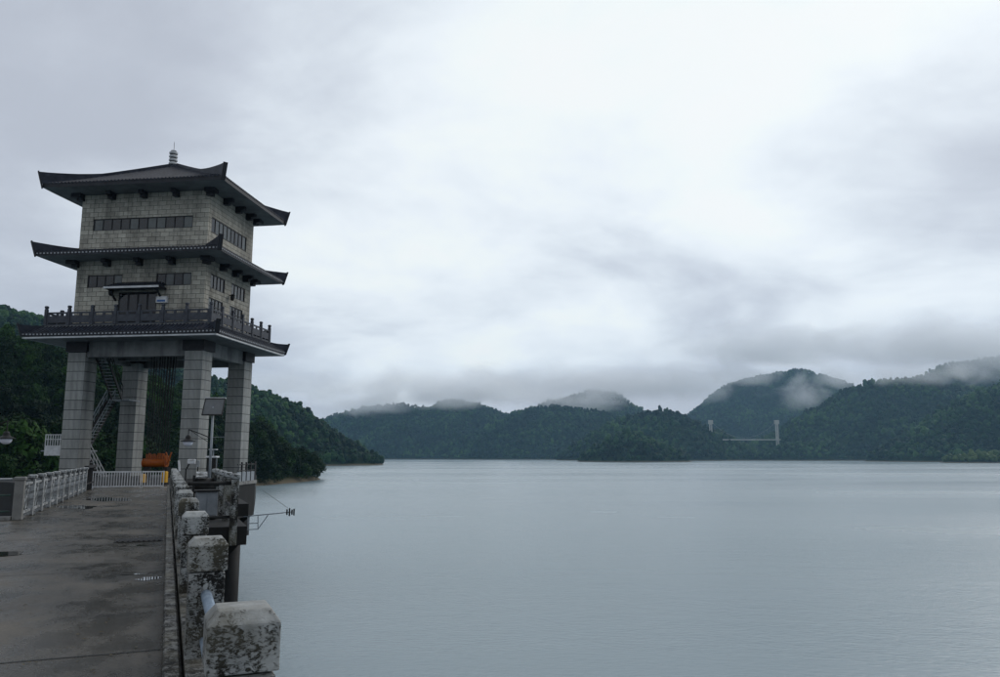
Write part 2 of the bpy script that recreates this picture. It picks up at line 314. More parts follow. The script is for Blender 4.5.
def leaf_material(name, c1, c2, c3):
    m = bpy.data.materials.new(name); m.use_nodes = True; t = m.node_tree; L = t.links.new
    b = t.nodes['Principled BSDF']; b.inputs['Roughness'].default_value = 0.6; b.inputs['Specular IOR Level'].default_value = 0.06
    oi = N(t, 'ShaderNodeObjectInfo'); geo = N(t, 'ShaderNodeNewGeometry')
    n = N(t, 'ShaderNodeTexNoise', Scale=0.03, Detail=2.0); L(geo.outputs['Position'], n.inputs['Vector'])
    n2 = N(t, 'ShaderNodeTexNoise', Scale=0.008, Detail=3.0); L(geo.outputs['Position'], n2.inputs['Vector'])
    f = math_n(t, 'ADD', math_n(t, 'MULTIPLY', oi.outputs['Random'], 0.55), math_n(t, 'MULTIPLY', n.outputs[0], 0.5))
    f = math_n(t, 'ADD', f, math_n(t, 'MULTIPLY', math_n(t, 'SUBTRACT', n2.outputs[0], 0.53), 1.7))
    rp = ramp(t, [(0.2, c1), (0.55, c2), (0.95, c3)]); L(f, rp.inputs[0]); L(rp.outputs[0], b.inputs['Base Color'])
    return m
M['leaf'] = leaf_material('broadleaf_foliage', (0.0025, 0.009, 0.0025), (0.007, 0.022, 0.004), (0.022, 0.058, 0.008))
M['leaf_far'] = leaf_material('hillside_foliage', (0.0035, 0.012, 0.005), (0.012, 0.037, 0.011), (0.045, 0.095, 0.022))
M['leaf_pale'] = leaf_material('pale_shore_foliage', (0.03, 0.055, 0.015), (0.055, 0.085, 0.022), (0.085, 0.12, 0.03))
M['bark'] = mat('bark', (0.03, 0.024, 0.018), (0.05, 0.04, 0.03), 0.9, 4.0)

# ------------------------------------------------------------------ water and terrain
wm = MB(); wm.add([(-6000, -2000, WATER), (6000, -2000, WATER), (6000, 9000, WATER), (-6000, 9000, WATER)], [(0, 1, 2, 3)])
tag(wm.build('lake_water', M['water']), kind='structure')

def vnoise(x, y, seed):
    def h(i, j):
        n = (i.astype(np.int64) * 374761393 + j.astype(np.int64) * 668265263 + seed * 1442695040) & 0xffffffff
        n = ((n ^ (n >> 13)) * 1274126177) & 0xffffffff
        return ((n ^ (n >> 16)) & 0xffff) / 65535.0
    xi, yi = np.floor(x), np.floor(y); fx, fy = x - xi, y - yi
    fx = fx*fx*(3-2*fx); fy = fy*fy*(3-2*fy)
    a, b, c, d = h(xi, yi), h(xi+1, yi), h(xi, yi+1), h(xi+1, yi+1)
    return (a*(1-fx)+b*fx)*(1-fy) + (c*(1-fx)+d*fx)*fy
def fbm(x, y, sc_, oct_=5, seed=1):
    s = np.zeros_like(x); a = 0.5; f = 1.0/sc_
    for k in range(oct_): s += a*(vnoise(x*f + 13.7*k, y*f - 7.1*k, seed + k) - 0.5); a *= 0.5; f *= 2.03
    return s
def ridge_h(X, Y, ridges, seed):
    H = np.full(X.shape, WATER - 40.0)
    for pts, slope, tree in ridges:
        P = [at(*p) - Vector((0, 0, tree)) for p in pts]
        best = np.full(X.shape, -1e9)
        for a, b in zip(P, P[1:]):
            dx, dy = b.x - a.x, b.y - a.y; L2 = dx*dx + dy*dy
            t = np.clip(((X - a.x)*dx + (Y - a.y)*dy)/L2, 0, 1)
            d = np.hypot(X - a.x - t*dx, Y - a.y - t*dy)
            zc = a.z + (b.z - a.z)*t
            w = 25.0
            best = np.maximum(best, zc - slope*(np.sqrt(d*d + w*w) - w) + np.minimum(d/130.0, 1.0)*np.minimum(np.maximum(zc - WATER, 0)*0.6, 85)*(1.5*fbm(X, Y, 190.0, 5, seed) + 0.9*(0.10 - np.abs(fbm(X, Y, 260.0, 3, seed + 5)))))
        seed += 17
        H = np.maximum(H, best)
    return H
NEAR = [
    ([(-260, 262, 330), (-120, 305, 315), (-40, 328, 300), (0, 342, 300), (30, 349, 300), (60, 367, 305), (100, 396, 320), (150, 407, 340), (200, 428, 360), (240, 452, 385), (268, 474, 420)], 0.50, 6),
    ([(-420, 380, 130), (-200, 395, 150), (-60, 432, 160), (0, 448, 170), (40, 462, 185), (95, 474, 220), (180, 470, 280), (222, 470, 330)], 0.42, 5),
]
FAR = [
    ([(660, 456, 1775), (686, 452, 1775), (700, 451, 1775), (711, 452, 1775), (717, 463, 1775)], 0.85, 7),
    ([(768, 466, 1775), (775, 449, 1775), (790, 443, 1775), (818, 440, 1775), (850, 450, 1775)], 0.72, 7),
    ([(-260, 250, 850), (-60, 289, 900), (0, 309, 900), (30, 318, 900), (60, 332, 900), (120, 352, 900), (205, 374, 900), (250, 391, 920), (280, 407, 940), (303, 424, 960), (324, 447, 985), (338, 459, 1010), (346, 467, 1030)], 0.60, 7),
    ([(255, 440, 2800), (325, 426, 2800), (345, 413, 2800), (368, 407, 2800), (400, 402, 2800), (428, 408, 2800), (452, 400, 2850), (472, 405, 2850), (497, 419, 2850), (540, 428, 2850), (600, 430, 2850)], 0.62, 8),
    ([(440, 446, 2450), (490, 426, 2450), (505, 418, 2450), (522, 410, 2480), (555, 406, 2480), (600, 410, 2480), (640, 422, 2480), (690, 440, 2480)], 0.66, 8),
    ([(520, 410, 3050), (555, 400, 3050), (590, 389, 3050), (612, 392, 3050), (640, 408, 3050), (690, 425, 3050)], 0.62, 8),
    ([(583, 462, 1400), (600, 448, 1400), (615, 439, 1400), (632, 432, 1400), (650, 440, 1400), (668, 449, 1390), (690, 457, 1380), (703, 463, 1370)], 0.72, 7),
    ([(585, 455, 1840), (605, 432, 1840), (625, 417, 1850), (645, 412, 1850), (664, 407, 1850), (680, 414, 1850), (691, 424, 1850), (698, 438, 1850), (704, 452, 1850), (709, 466, 1850)], 0.72, 8),
    ([(640, 440, 3200), (685, 421, 3200), (705, 402, 3200), (735, 381, 3200), (760, 374, 3250), (800, 368, 3250), (818, 373, 3250), (842, 389, 3250), (870, 408, 3250), (930, 430, 3250)], 0.64, 9),
    ([(756, 464, 2000), (777, 442, 2000), (792, 428, 2000), (808, 412, 2000), (828, 402, 2000), (848, 388, 2000), (872, 381, 2000), (905, 379, 2000), (940, 384, 2000), (1000, 388, 2000), (1100, 380, 2000)], 0.66, 8),
    ([(880, 400, 2700), (910, 378, 2700), (950, 362, 2700), (985, 360, 2700), (1030, 352, 2700), (1150, 350, 2700)], 0.62, 9),
    ([(865, 460, 1480), (895, 446, 1480), (925, 428, 1480), (950, 412, 1480), (975, 396, 1480), (1000, 386, 1480), (1060, 362, 1480), (1200, 340, 1480)], 0.58, 8),
    ([(925, 463, 1180), (950, 456, 1180), (975, 454, 1180), (1010, 452, 1180), (1100, 440, 1180)], 0.5, 7),
]
def grid_terrain(name, x0, x1, y0, y1, cell, ridges, seed):
    nx, ny = int((x1-x0)/cell)+1, int((y1-y0)/cell)+1
    X, Y = np.meshgrid(np.linspace(x0, x1, nx), np.linspace(y0, y1, ny))
    H = ridge_h(X, Y, ridges, seed)
    idx = np.arange(nx*ny).reshape(ny, nx)
    q = np.stack([idx[:-1, :-1], idx[:-1, 1:], idx[1:, 1:], idx[1:, :-1]], -1).reshape(-1, 4)
    keep = H.ravel()[q].max(1) > WATER - 6
    q = q[keep]; used = np.unique(q); remap = np.full(nx*ny, -1); remap[used] = np.arange(len(used))
    V = np.stack([X.ravel(), Y.ravel(), H.ravel()], 1)[used]
    me = bpy.data.meshes.new(name); me.from_pydata(V.tolist(), [], remap[q].tolist()); me.materials.append(M['earth'])
    me.polygons.foreach_set('use_smooth', [True]*len(me.polygons))
    o = bpy.data.objects.new(name, me); col.objects.link(o); o['kind'] = 'structure'
    return (X, Y, H)
tn = grid_terrain('near_hills', -430, 10, 60, 560, 5.0, NEAR, 5)
tf = grid_terrain('far_hills', -1900, 2700, 480, 3900, 17.0, FAR, 21)

# tree crowns used by the woods
def ico(sub):
    import bmesh
    bm = bmesh.new(); bmesh.ops.create_icosphere(bm, subdivisions=sub, radius=1.0)
    v = np.array([x.co[:] for x in bm.verts]); f = [tuple(a.index for a in p.verts) for p in bm.faces]; bm.free(); return v, f
def near_tree(i, nleaf):
    """leafy crown of clumps round a short trunk, about 1 unit radius, 2 high"""
    r = np.random.default_rng(100 + i); m = MB()
    k = 9; cl = []
    for j in range(k):
        a = r.uniform(0, 6.28); rad = r.uniform(0.15, 0.75); z = r.uniform(0.5, 1.7); rr = r.uniform(0.30, 0.52) * (1.15 - 0.3*abs(z - 1.0))
        cl.append((rad*math.cos(a)*(1.2 - 0.45*z), rad*math.sin(a)*(1.2 - 0.45*z), z, rr))
    cl.append((0, 0, 1.65, 0.4))
    for j in range(nleaf):
        cx_, cy_, cz_, rr = cl[r.integers(len(cl))]
        d = r.normal(size=3); d /= np.linalg.norm(d); d[2] = abs(d[2])*0.9 - 0.25 if r.random() < 0.7 else d[2]
        p = Vector((cx_, cy_, cz_)) + Vector(d)*rr*r.uniform(0.75, 1.08)
        n = (Vector(d) + Vector(r.normal(size=3)*0.45) + Vector((0, 0, 0.35))).normalized()
        a = n.cross(Vector(r.normal(size=3))).normalized(); b = n.cross(a); s = r.uniform(0.05, 0.105)
        m.add([p - a*s*1.3, p - b*s*0.6, p + a*s*1.3, p + b*s*0.6], [(0, 1, 2, 3)])
    me = m.mesh('broadleaf_tree', M['leaf'])
    return me
def far_tree(i, mt='leaf_far'):
    r = np.random.default_rng(200 + i); m = MB(); v, f = ico(2)
    for j in range(4):
        c = np.array([r.uniform(-0.45, 0.45), r.uniform(-0.45, 0.45), r.uniform(0.55, 1.35)]); s = np.array([r.uniform(0.42, 0.62), r.uniform(0.42, 0.62), r.uniform(0.4, 0.6)])
        w = v*s*(1 + r.uniform(-0.20, 0.20, (len(v), 1))) + c
        m.add(w.tolist(), f)
    return m.mesh('hillside_tree', M[mt])
def proto_collection(name, meshes):
    c = bpy.data.collections.new(name)
    for k, me in enumerate(meshes):
        o = bpy.data.objects.new('%s_%02d' % (name, k), me); c.objects.link(o)
    return c
PN = proto_collection('tree_shape', [near_tree(i, 700) for i in range(5)])
PF = proto_collection('hill_tree_shape', [far_tree(i) for i in range(5)])
def forest_nodes(name, coll):
    g = bpy.data.node_groups.new(name, 'GeometryNodeTree')
    g.interface.new_socket('Geometry', in_out='INPUT', socket_type='NodeSocketGeometry'); g.interface.new_socket('Geometry', in_out='OUTPUT', socket_type='NodeSocketGeometry')
    i = g.nodes.new('NodeGroupInput'); o = g.nodes.new('NodeGroupOutput'); L = g.links.new
    ip = g.nodes.new('GeometryNodeInstanceOnPoints'); ci = g.nodes.new('GeometryNodeCollectionInfo')
    ci.inputs['Collection'].default_value = coll; ci.inputs['Separate Children'].default_value = True; ci.inputs['Reset Children'].default_value = True
    ip.inputs['Pick Instance'].default_value = True
    def attr(nm, ty):
        a = g.nodes.new('GeometryNodeInputNamedAttribute'); a.data_type = ty; a.inputs['Name'].default_value = nm; return a.outputs[0]
    L(i.outputs[0], ip.inputs['Points']); L(ci.outputs[0], ip.inputs['Instance'])
    L(attr('pick', 'INT'), ip.inputs['Instance Index']); L(attr('turn', 'FLOAT_VECTOR'), ip.inputs['Rotation']); L(attr('size', 'FLOAT_VECTOR'), ip.inputs['Scale'])
    L(ip.outputs[0], o.inputs[0]); return g
PB = proto_collection('shore_tree_shape', [far_tree(i + 10, 'leaf_pale') for i in range(5)])
GN, GF, GB = forest_nodes('near_wood', PN), forest_nodes('far_wood', PF), forest_nodes('shore_wood', PB)
def plant(name, terr, ridges, seed, spacing, smin, smax, group, label, y0=0, y1=1e9, x0=-1e9, x1=1e9, minz=1.0):
    X, Y, H = terr; xs, ys = X[0], Y[:, 0]
    bx0, bx1, by0, by1 = max(x0, xs[0]), min(x1, xs[-1]), max(y0, ys[0]), min(y1, ys[-1])
    gx, gy = np.meshgrid(np.arange(bx0, bx1, spacing), np.arange(by0, by1, spacing))
    gx = gx.ravel() + rng.uniform(-.5, .5, gx.size)*spacing; gy = gy.ravel() + rng.uniform(-.5, .5, gy.size)*spacing
    cell = xs[1] - xs[0]; celly = ys[1] - ys[0]
    fi = np.clip((gx - xs[0])/cell, 0, len(xs)-1.001); fj = np.clip((gy - ys[0])/celly, 0, len(ys)-1.001)
    i, j = fi.astype(int), fj.astype(int); tx, ty = fi-i, fj-j
    z = (H[j, i]*(1-tx)+H[j, i+1]*tx)*(1-ty) + (H[j+1, i]*(1-tx)+H[j+1, i+1]*tx)*ty
    gxx = (H[j, i+1]-H[j, i])/cell; gyy = (H[j+1, i]-H[j, i])/celly
    nrm = np.stack([-gxx, -gyy, np.ones_like(gxx)], 1); nrm /= np.linalg.norm(nrm, axis=1)[:, None]
    view = np.stack([gx, gy, z], 1); dist = np.linalg.norm(view, axis=1)
    facing = -(nrm*view).sum(1)/dist
    px = gx/gy
    k = (z > WATER + minz) & (facing > -0.12) & (px > -0.78) & (px < 0.78)
    P = np.stack([gx, gy, z - 0.4], 1)[k]; n = len(P)
    me = bpy.data.meshes.new(name); me.from_pydata(P.tolist(), [], [])
    s = rng.uniform(smin, smax, n)*rng.choice([0.6, 0.8, 1.0, 1.0, 1.15, 1.35], n); S = np.stack([s, s*rng.uniform(0.85, 1.15, n), s*rng.uniform(0.8, 1.35, n)], 1)
    a = me.attributes.new('size', 'FLOAT_VECTOR', 'POINT'); a.data.foreach_set('vector', S.astype(np.float32).ravel())
    T = np.zeros((n, 3)); T[:, 2] = rng.uniform(0, 6.28, n); T[:, :2] = rng.normal(0, 0.08, (n, 2))
    a = me.attributes.new('turn', 'FLOAT_VECTOR', 'POINT'); a.data.foreach_set('vector', T.astype(np.float32).ravel())
    a = me.attributes.new('pick', 'INT', 'POINT'); a.data.foreach_set('value', rng.integers(0, 5, n).astype(np.int32))
    o = bpy.data.objects.new(name, me); col.objects.link(o)
    md = o.modifiers.new('wood', 'NODES'); md.node_group = group
    tag(o, label, 'forest', kind='stuff'); print(name, n)
    return o
plant('near_forest', tn, NEAR, 5, 4.6, 3.0, 4.6, GN, 'dense dark green forest on the near hillside behind the tower', minz=-0.6)
plant('headland_forest', tf, FAR, 21, 6.0, 3.2, 4.9, GF, 'green forest on the headland sloping into the lake right of the tower', y1=1250, x1=0)
plant('far_shore_forest', tf, FAR, 21, 8.6, 4.2, 6.6, GF, 'misty blue green forest covering the hills across the lake', y0=1290, minz=2.2)
plant('shore_thicket', tf, FAR, 21, 6.0, 3.2, 5.2, GB, 'pale yellow green thicket on the low shore at the far right', y1=1290, x0=300)

# ------------------------------------------------------------------ road frame: q to the right, r along the bridge
ALPHA = math.atan2(ray(168, HOR).x, ray(168, HOR).y)
QV = Vector((math.cos(ALPHA), -math.sin(ALPHA), 0)); RV = Vector((math.sin(ALPHA), math.cos(ALPHA), 0))
RZ = -ALPHA
def qr(q, r, z=0.0): return QV*q + RV*r + Vector((0, 0, z))
ROADFRAME = empty  # (things along the road are Empties turned by RZ)
R_GATE = 44.3

def in_road(mb, name, m, kind=None, smooth=False):
    o = mb.build(name, m, None, smooth); o.rotation_euler = (0, 0, RZ)
    if kind: o['kind'] = kind
    return o
# dam crest and access bridge
m = MB(); m.prism([(-40, -12), (0.62, -12), (0.62, 46), (-3.75, 46), (-3.75, 23.6), (-40, 23.6)], GROUND - 0.9, GROUND)
in_road(m, 'road', M['road'], 'structure')
m = MB(); m.prism([(-40, -12), (0.5, -12), (0.5, 22.4), (-40, 22.4)], -30, GROUND - 0.905)
in_road(m, 'dam_wall', M['conc'], 'structure')
for r0 in (30.0, 40.0):
    br = empty('bridge_pier', qr(-1.6, r0, WATER - 4), RZ, 'broad concrete pier under the access bridge %s' % ('near its middle' if r0 < 35 else 'next to the tower'), 'pier', 'piers of the access bridge')
    MB().box((-1.2, -0.6, 0), (1.2, 0.6, 11.2)).build('shaft', M['black_conc'], br)
    MB().box((-1.9, -0.8, 10.4), (1.9, 0.8, 11.88)).build('crosshead', M['conc'], br)
rd = bpy.data.objects['road']
for r_ in (7.4, 12.6, 17.8, 24.0, 30.2, 36.4):
    w0 = -12 if r_ < 23 else -3.7
    mb = MB(); n = 24; pts = [(w0 + (0.04 - w0)*k/n, r_ + random.uniform(-0.012, 0.012)) for k in range(n+1)]
    mb.add([(x, y - random.uniform(0.006, 0.014), GROUND + 0.004) for x, y in pts] + [(x, y + random.uniform(0.006, 0.014), GROUND + 0.004) for x, y in pts], [(k, k+1, n+2+k, n+1+k) for k in range(n)])
    mb.build('expansion_joint', M['joint'], rd)
M['puddle'] = mat('puddle_water', (0.02, 0.02, 0.019), None, 0.03, spec=0.5)
for q_, r_, a_, b_ in ((-0.14, 11.6, 0.16, 0.13), (-0.36, 12.1, 0.12, 0.05), (-0.5, 15.9, 0.2, 0.12), (-1.9, 33.0, 0.7, 1.5), (-2.6, 28.5, 0.6, 0.9), (-3.1, 15.5, 0.9, 0.5)):
    mb = MB(); n = 36; ph = random.uniform(0, 6)
    rad = [1 + 0.22*math.sin(2*t + ph) + 0.16*math.sin(5*t + 2*ph) + random.uniform(-0.07, 0.07) for t in [2*math.pi*k/n for k in range(n)]]
    mb.add([(q_ + a_*rad[k]*math.cos(2*math.pi*k/n), r_ + b_*rad[k]*math.sin(2*math.pi*k/n), GROUND + 0.0045) for k in range(n)], [tuple(range(n))])
    mb.build('puddle', M['puddle'], rd)
M['litter'] = mat('dead_leaf', (0.05, 0.04, 0.02), (0.11, 0.09, 0.05), 0.7, 8.0)
mb = MB()
for k in range(420):
    q_ = -abs(random.gauss(0, 1.3)) + 0.04 if random.random() < 0.6 else random.uniform(-5, 0); r_ = random.uniform(3.5, 30)
    if q_ < -3.3: continue
    s_ = random.uniform(0.008, 0.028); t_ = random.uniform(0, 6.28); c_, d_ = math.cos(t_)*s_, math.sin(t_)*s_
    z_ = GROUND + 0.007
    mb.add([(q_ - c_, r_ - d_, z_), (q_ + d_*0.5, r_ - c_*0.5, z_ + s_*0.3), (q_ + c_, r_ + d_, z_ + s_*0.15), (q_ - d_*0.5, r_ + c_*0.5, z_ + s_*0.25)], [(0, 1, 2, 3)])
lo_ = mb.build('leaf_litter', M['litter'], rd, kind='stuff')
# kerb beside the parapet
m = MB()
for k in range(14):
    a = -6 + k*3.6; b = min(a + 3.57, 43.9)
    if a < b: m.box((0.05, a, GROUND), (0.165, b, GROUND + 0.14), 0.012)
ko = in_road(m, 'kerb', M['dirtier'], 'structure')

# ------------------------------------------------------------------ right-hand parapet of posts and pipes
par = empty('concrete_parapet', qr(0.315, 3.45, GROUND), RZ, 'weathered white painted concrete post railing along the right edge of the road', 'railing')
pm = MB()
pm.box((-0.125, -0.125, 0.0), (0.125, 0.125, 0.755), 0.012)
post_me = pm.mesh('post', M['dirty'])
cm = MB()
c0, c1, c2 = 0.138, 0.138, 0.098
cm.add([(-c0,-c0,0.765),(c0,-c0,0.765),(c0,c0,0.765),(-c0,c0,0.765),(-c1,-c1,0.95),(c1,-c1,0.95),(c1,c1,0.95),(-c1,c1,0.95),(-c2,-c2,1.0),(c2,-c2,1.0),(c2,c2,1.0),(-c2,c2,1.0)],
       [(0,3,2,1),(0,1,5,4),(1,2,6,5),(2,3,7,6),(3,0,4,7),(4,5,9,8),(5,6,10,9),(6,7,11,10),(7,4,8,11),(8,9,10,11)])
cap_me0 = cm.mesh('cap', M['capstone'])
# bevelled neighbour so that the nearest caps do not have knife edges
import bmesh
def soften(me, w, seg=2, jitter=0.0, seed=0):
    bm = bmesh.new(); bm.from_mesh(me)
    bmesh.ops.bevel(bm, geom=bm.edges[:], offset=w, segments=seg, profile=0.6, affect='EDGES')
    if jitter:
        bmesh.ops.subdivide_edges(bm, edges=[e for e in bm.edges if e.calc_length() > 0.06], cuts=3, use_grid_fill=True)
        rr = random.Random(seed)
        for v in bm.verts: v.co += Vector((rr.uniform(-1, 1), rr.uniform(-1, 1), rr.uniform(-1, 1)))*jitter
    bm.to_mesh(me); bm.free(); return me
soften(cap_me0, 0.008, 2)
cap_mes = [cap_me0]
for k in range(17):
    y = k*2.95 if k < 14 else 0
    if k >= 14: y = -2.95*(k - 13)
    if y > 40: continue
    po = inst('post', post_me, par, (0, y, 0), (1, 1, 1))
    inst('cap', cap_me0, po, (0, 0, 0), rz=[0, math.pi/2, math.pi, -math.pi/2][k % 4])
    if k < 13 or k >= 14:
        nx = y + 2.95
        MB().tube((0.0, y + 0.13, 0.60), (0.0, nx - 0.13, 0.60), 0.038, 16).build('pipe', M['galv'], par, True)
        MB().tube((0.0, y + 0.13, 0.28), (0.0, nx - 0.13, 0.28), 0.03, 12).build('pipe', M['galv'], par, True)
MB().box((-0.125, -12.0, 0.0), (0.20, 40.4, 0.16)).build('plinth', M['dirtier'], par)

# ------------------------------------------------------------------ left-hand fence
QL = -3.40
lf = empty('white_post_fence', qr(QL, 23.4, GROUND), RZ, 'white post and scroll fence along the left edge of the bridge', 'fence')
fp = MB(); fp.box((-0.085, -0.085, 0), (0.085, 0.085, 0.98), 0.01); fpm = fp.mesh('post', M['whitestone'])
fc = MB(); fc.box((-0.115, -0.115, 0.985), (0.115, 0.115, 1.10), 0.025); fcm = fc.mesh('cap', M['whitestone'])
NP = 10; SP = 1.68
scm = MB()
for zc, rad in ((0.36, 0.13), (0.62, 0.13)):
    scm.path([(0, rad*math.cos(t), zc + rad*math.sin(t)) for t in [2*math.pi*i/14 for i in range(15)]], 0.013, 5)
scm.bar((0, 0, 0.18), (0, 0, 0.86), 0.02, 0.02)
for s in (-1, 1):
    scm.path([(0, s*0.42, 0.18), (0, s*0.22, 0.34), (0, s*0.16, 0.50), (0, s*0.22, 0.66), (0, s*0.42, 0.84)], 0.013, 5)
    scm.bar((0, s*0.42, 0.18), (0, s*0.42, 0.86), 0.018, 0.018)
scme = scm.mesh('scroll_panel', M['whitestone'])
for k in range(NP):
    y = SP*(k + 1)
    po = inst('post', fpm, lf, (0, y, 0)); inst('cap', fcm, po)
for k in range(NP):
    y0_ = SP*k + 0.09; y1_ = SP*(k+1) - 0.09
    MB().bar((0, y0_, 0.88), (0, y1_, 0.88), 0.06, 0.06).build('top_rail', M['whitestone'], lf)
    MB().bar((0, y0_, 0.16), (0, y1_, 0.16), 0.06, 0.06).build('bottom_rail', M['whitestone'], lf)
    inst('scroll_panel', scme, lf, (0, SP*(k+0.5), 0))
cp = empty('corner_post', qr(QL - 0.02, 23.3, GROUND), RZ, 'thick weathered square post at the left corner where the fence starts', 'post')
MB().box((-0.11, -0.11, 0), (0.11, 0.11, 0.98), 0.015).build('shaft', M['conc'], cp)
MB().box((-0.13, -0.13, 0.982), (0.13, 0.13, 1.08), 0.02).build('cap', M['conc'], cp)
pf = empty('pipe_fence', qr(QL - 0.2, 23.3, GROUND), RZ, 'green pipe railing running left from the corner post', 'railing')
for z in (1.02, 0.62, 0.22): MB().tube((0, 0, z), (-8, 0, z), 0.03 if z > 1 else 0.022, 8).build('rail', M['greysteel'] if z > 1 else M['green'], pf, True)
for k in range(5): MB().tube((-0.75 - 1.8*k, 0, 0), (-0.75 - 1.8*k, 0, 1.0), 0.028, 8).build('post', M['green'], pf, True)
MB().box((-8, -0.12, 0.0), (0.05, 0.10, 0.10), 0.01).build('kerb_stone', M['conc'], pf)
# black end panel of the fence
ep = empty('black_fence_gate', qr(QL, 23.4 + SP*NP + 0.2, GROUND), RZ, 'black iron barrier panel at the far end of the white fence', 'barrier')
for k in range(9): MB().bar((0.0, k*0.5, 0), (0.0, k*0.5, 1.12), 0.05, 0.05).build('bar', M['steel'], ep)
MB().box((-0.06, -0.1, 1.06), (0.12, 4.1, 1.16)).build('top_rail', M['steel'], ep)
MB().box((-0.04, -0.1, 0.3), (0.06, 4.1, 0.36)).build('middle_rail', M['steel'], ep)

# ------------------------------------------------------------------ white barred gate at the end of the bridge
g = empty('barred_gate', qr(-3.42, R_GATE, GROUND), RZ, 'low white barred gate closing the far end of the bridge', 'gate')
bar_me = MB().box((-0.018, -0.015, 0.10), (0.018, 0.015, 0.78)).mesh('bar', M['white'])
W_G = 3.30
for x0_, x1_ in ((0.0, 2.22), (2.26, W_G)):
    MB().box((x0_, -0.025, 0.78), (x1_, 0.025, 0.84)).build('top_rail', M['white'], g)
    MB().box((x0_, -0.025, 0.06), (x1_, 0.025, 0.115)).build('bottom_rail', M['white'], g)
    n = int((x1_ - x0_)/0.122)
    for k in range(n + 1): inst('bar', bar_me, g, (x0_ + 0.02 + k*(x1_ - x0_ - 0.04)/n, 0, 0))
    for xx in (x0_ + 0.02, x1_ - 0.02): MB().box((xx - 0.026, -0.03, 0), (xx + 0.026, 0.03, 0.85)).build('stile', M['white'], g)

# ------------------------------------------------------------------ tower frame
TH = R(7.2)
U = Vector((math.cos(TH), -math.sin(TH), 0)); V = Vector((math.sin(TH), math.cos(TH), 0))
O = at(196.5, 467, 60); O.z = 0
TW, TD = 11.75, 8.75
ZP = -1.7
TC = O - U*TW/2 + V*TD/2 + Vector((0, 0, ZP))
def tz(z): return z - ZP
def onfront(px, py, yl):
    """local x and height where the sight line meets the plane y = yl of the tower"""
    r = ray(px, py); P0 = TC + V*yl; t = P0.dot(V)/r.dot(V); p = r*t - TC
    return p.dot(U), p.z
def onside(px, py, xl):
    r = ray(px, py); P0 = TC + U*xl; t = P0.dot(U)/r.dot(U); p = r*t - TC
    return p.dot(V), p.z
tower = empty('intake_tower', TC, -TH, 'grey brick gate tower with three tiers of dark upturned pagoda eaves on four square columns', 'tower')
A, B = TW/2, TD/2              # outer half sizes of the columns
a, b = A - 0.33, B - 0.33      # outer half sizes of the upper walls

# columns
CS = 1.5
ztop = tz(8.95)
for sx in (-1, 1):
    for sy in (-1, 1):
        cx, cyy = sx*(A - CS/2) + (0.42 if sx < 0 else 0.0), sy*(B - CS/2)
        c = MB().box((cx - CS/2 + 0.025, cyy - CS/2 + 0.025, -0.5), (cx + CS/2 - 0.025, cyy + CS/2 - 0.025, ztop)).build('column', M['joint'], tower)
        n = 13; h = (ztop - 0.80)/n; z = 0.0
        pme = MB().box((-CS/2, -CS/2, 0), (CS/2, CS/2, 1.0)).mesh('panel', M['panel'])
        for k in range(n):
            # four cladding slabs of a course read as one ring at this size
            inst('panel', pme, c, (cx, cyy, z + k*h + 0.0), (1, 1, h - 0.045))
        MB().box((cx - CS/2 - 0.14, cyy - CS/2 - 0.14, ztop - 0.80), (cx + CS/2 + 0.14, cyy + CS/2 + 0.14, ztop - 0.003)).build('capital', M['darktrim'], c)
zb0 = tz(7.75)
for sy in (-1, 1):
    y = sy*(B - 0.45)
    MB().box((-A + CS + 0.43, y - 0.3, zb0), (A - CS - 0.01, y + 0.3, ztop - 0.002)).build('beam', M['beam'], tower)
for sx in (-1, 1):
    x = sx*(A - 0.45) + (0.42 if sx < 0 else 0.0)
    MB().box((x - 0.3, -B + CS + 0.01, zb0 + 0.1), (x + 0.3, B - CS - 0.01, ztop - 0.002)).build('beam', M['beam'], tower)
for y in (-1.2, 1.2):
    MB().box((-A + 0.8, y - 0.2, zb0 + 0.35), (A - 0.8, y + 0.2, ztop - 0.004)).build('beam', M['beam'], tower)

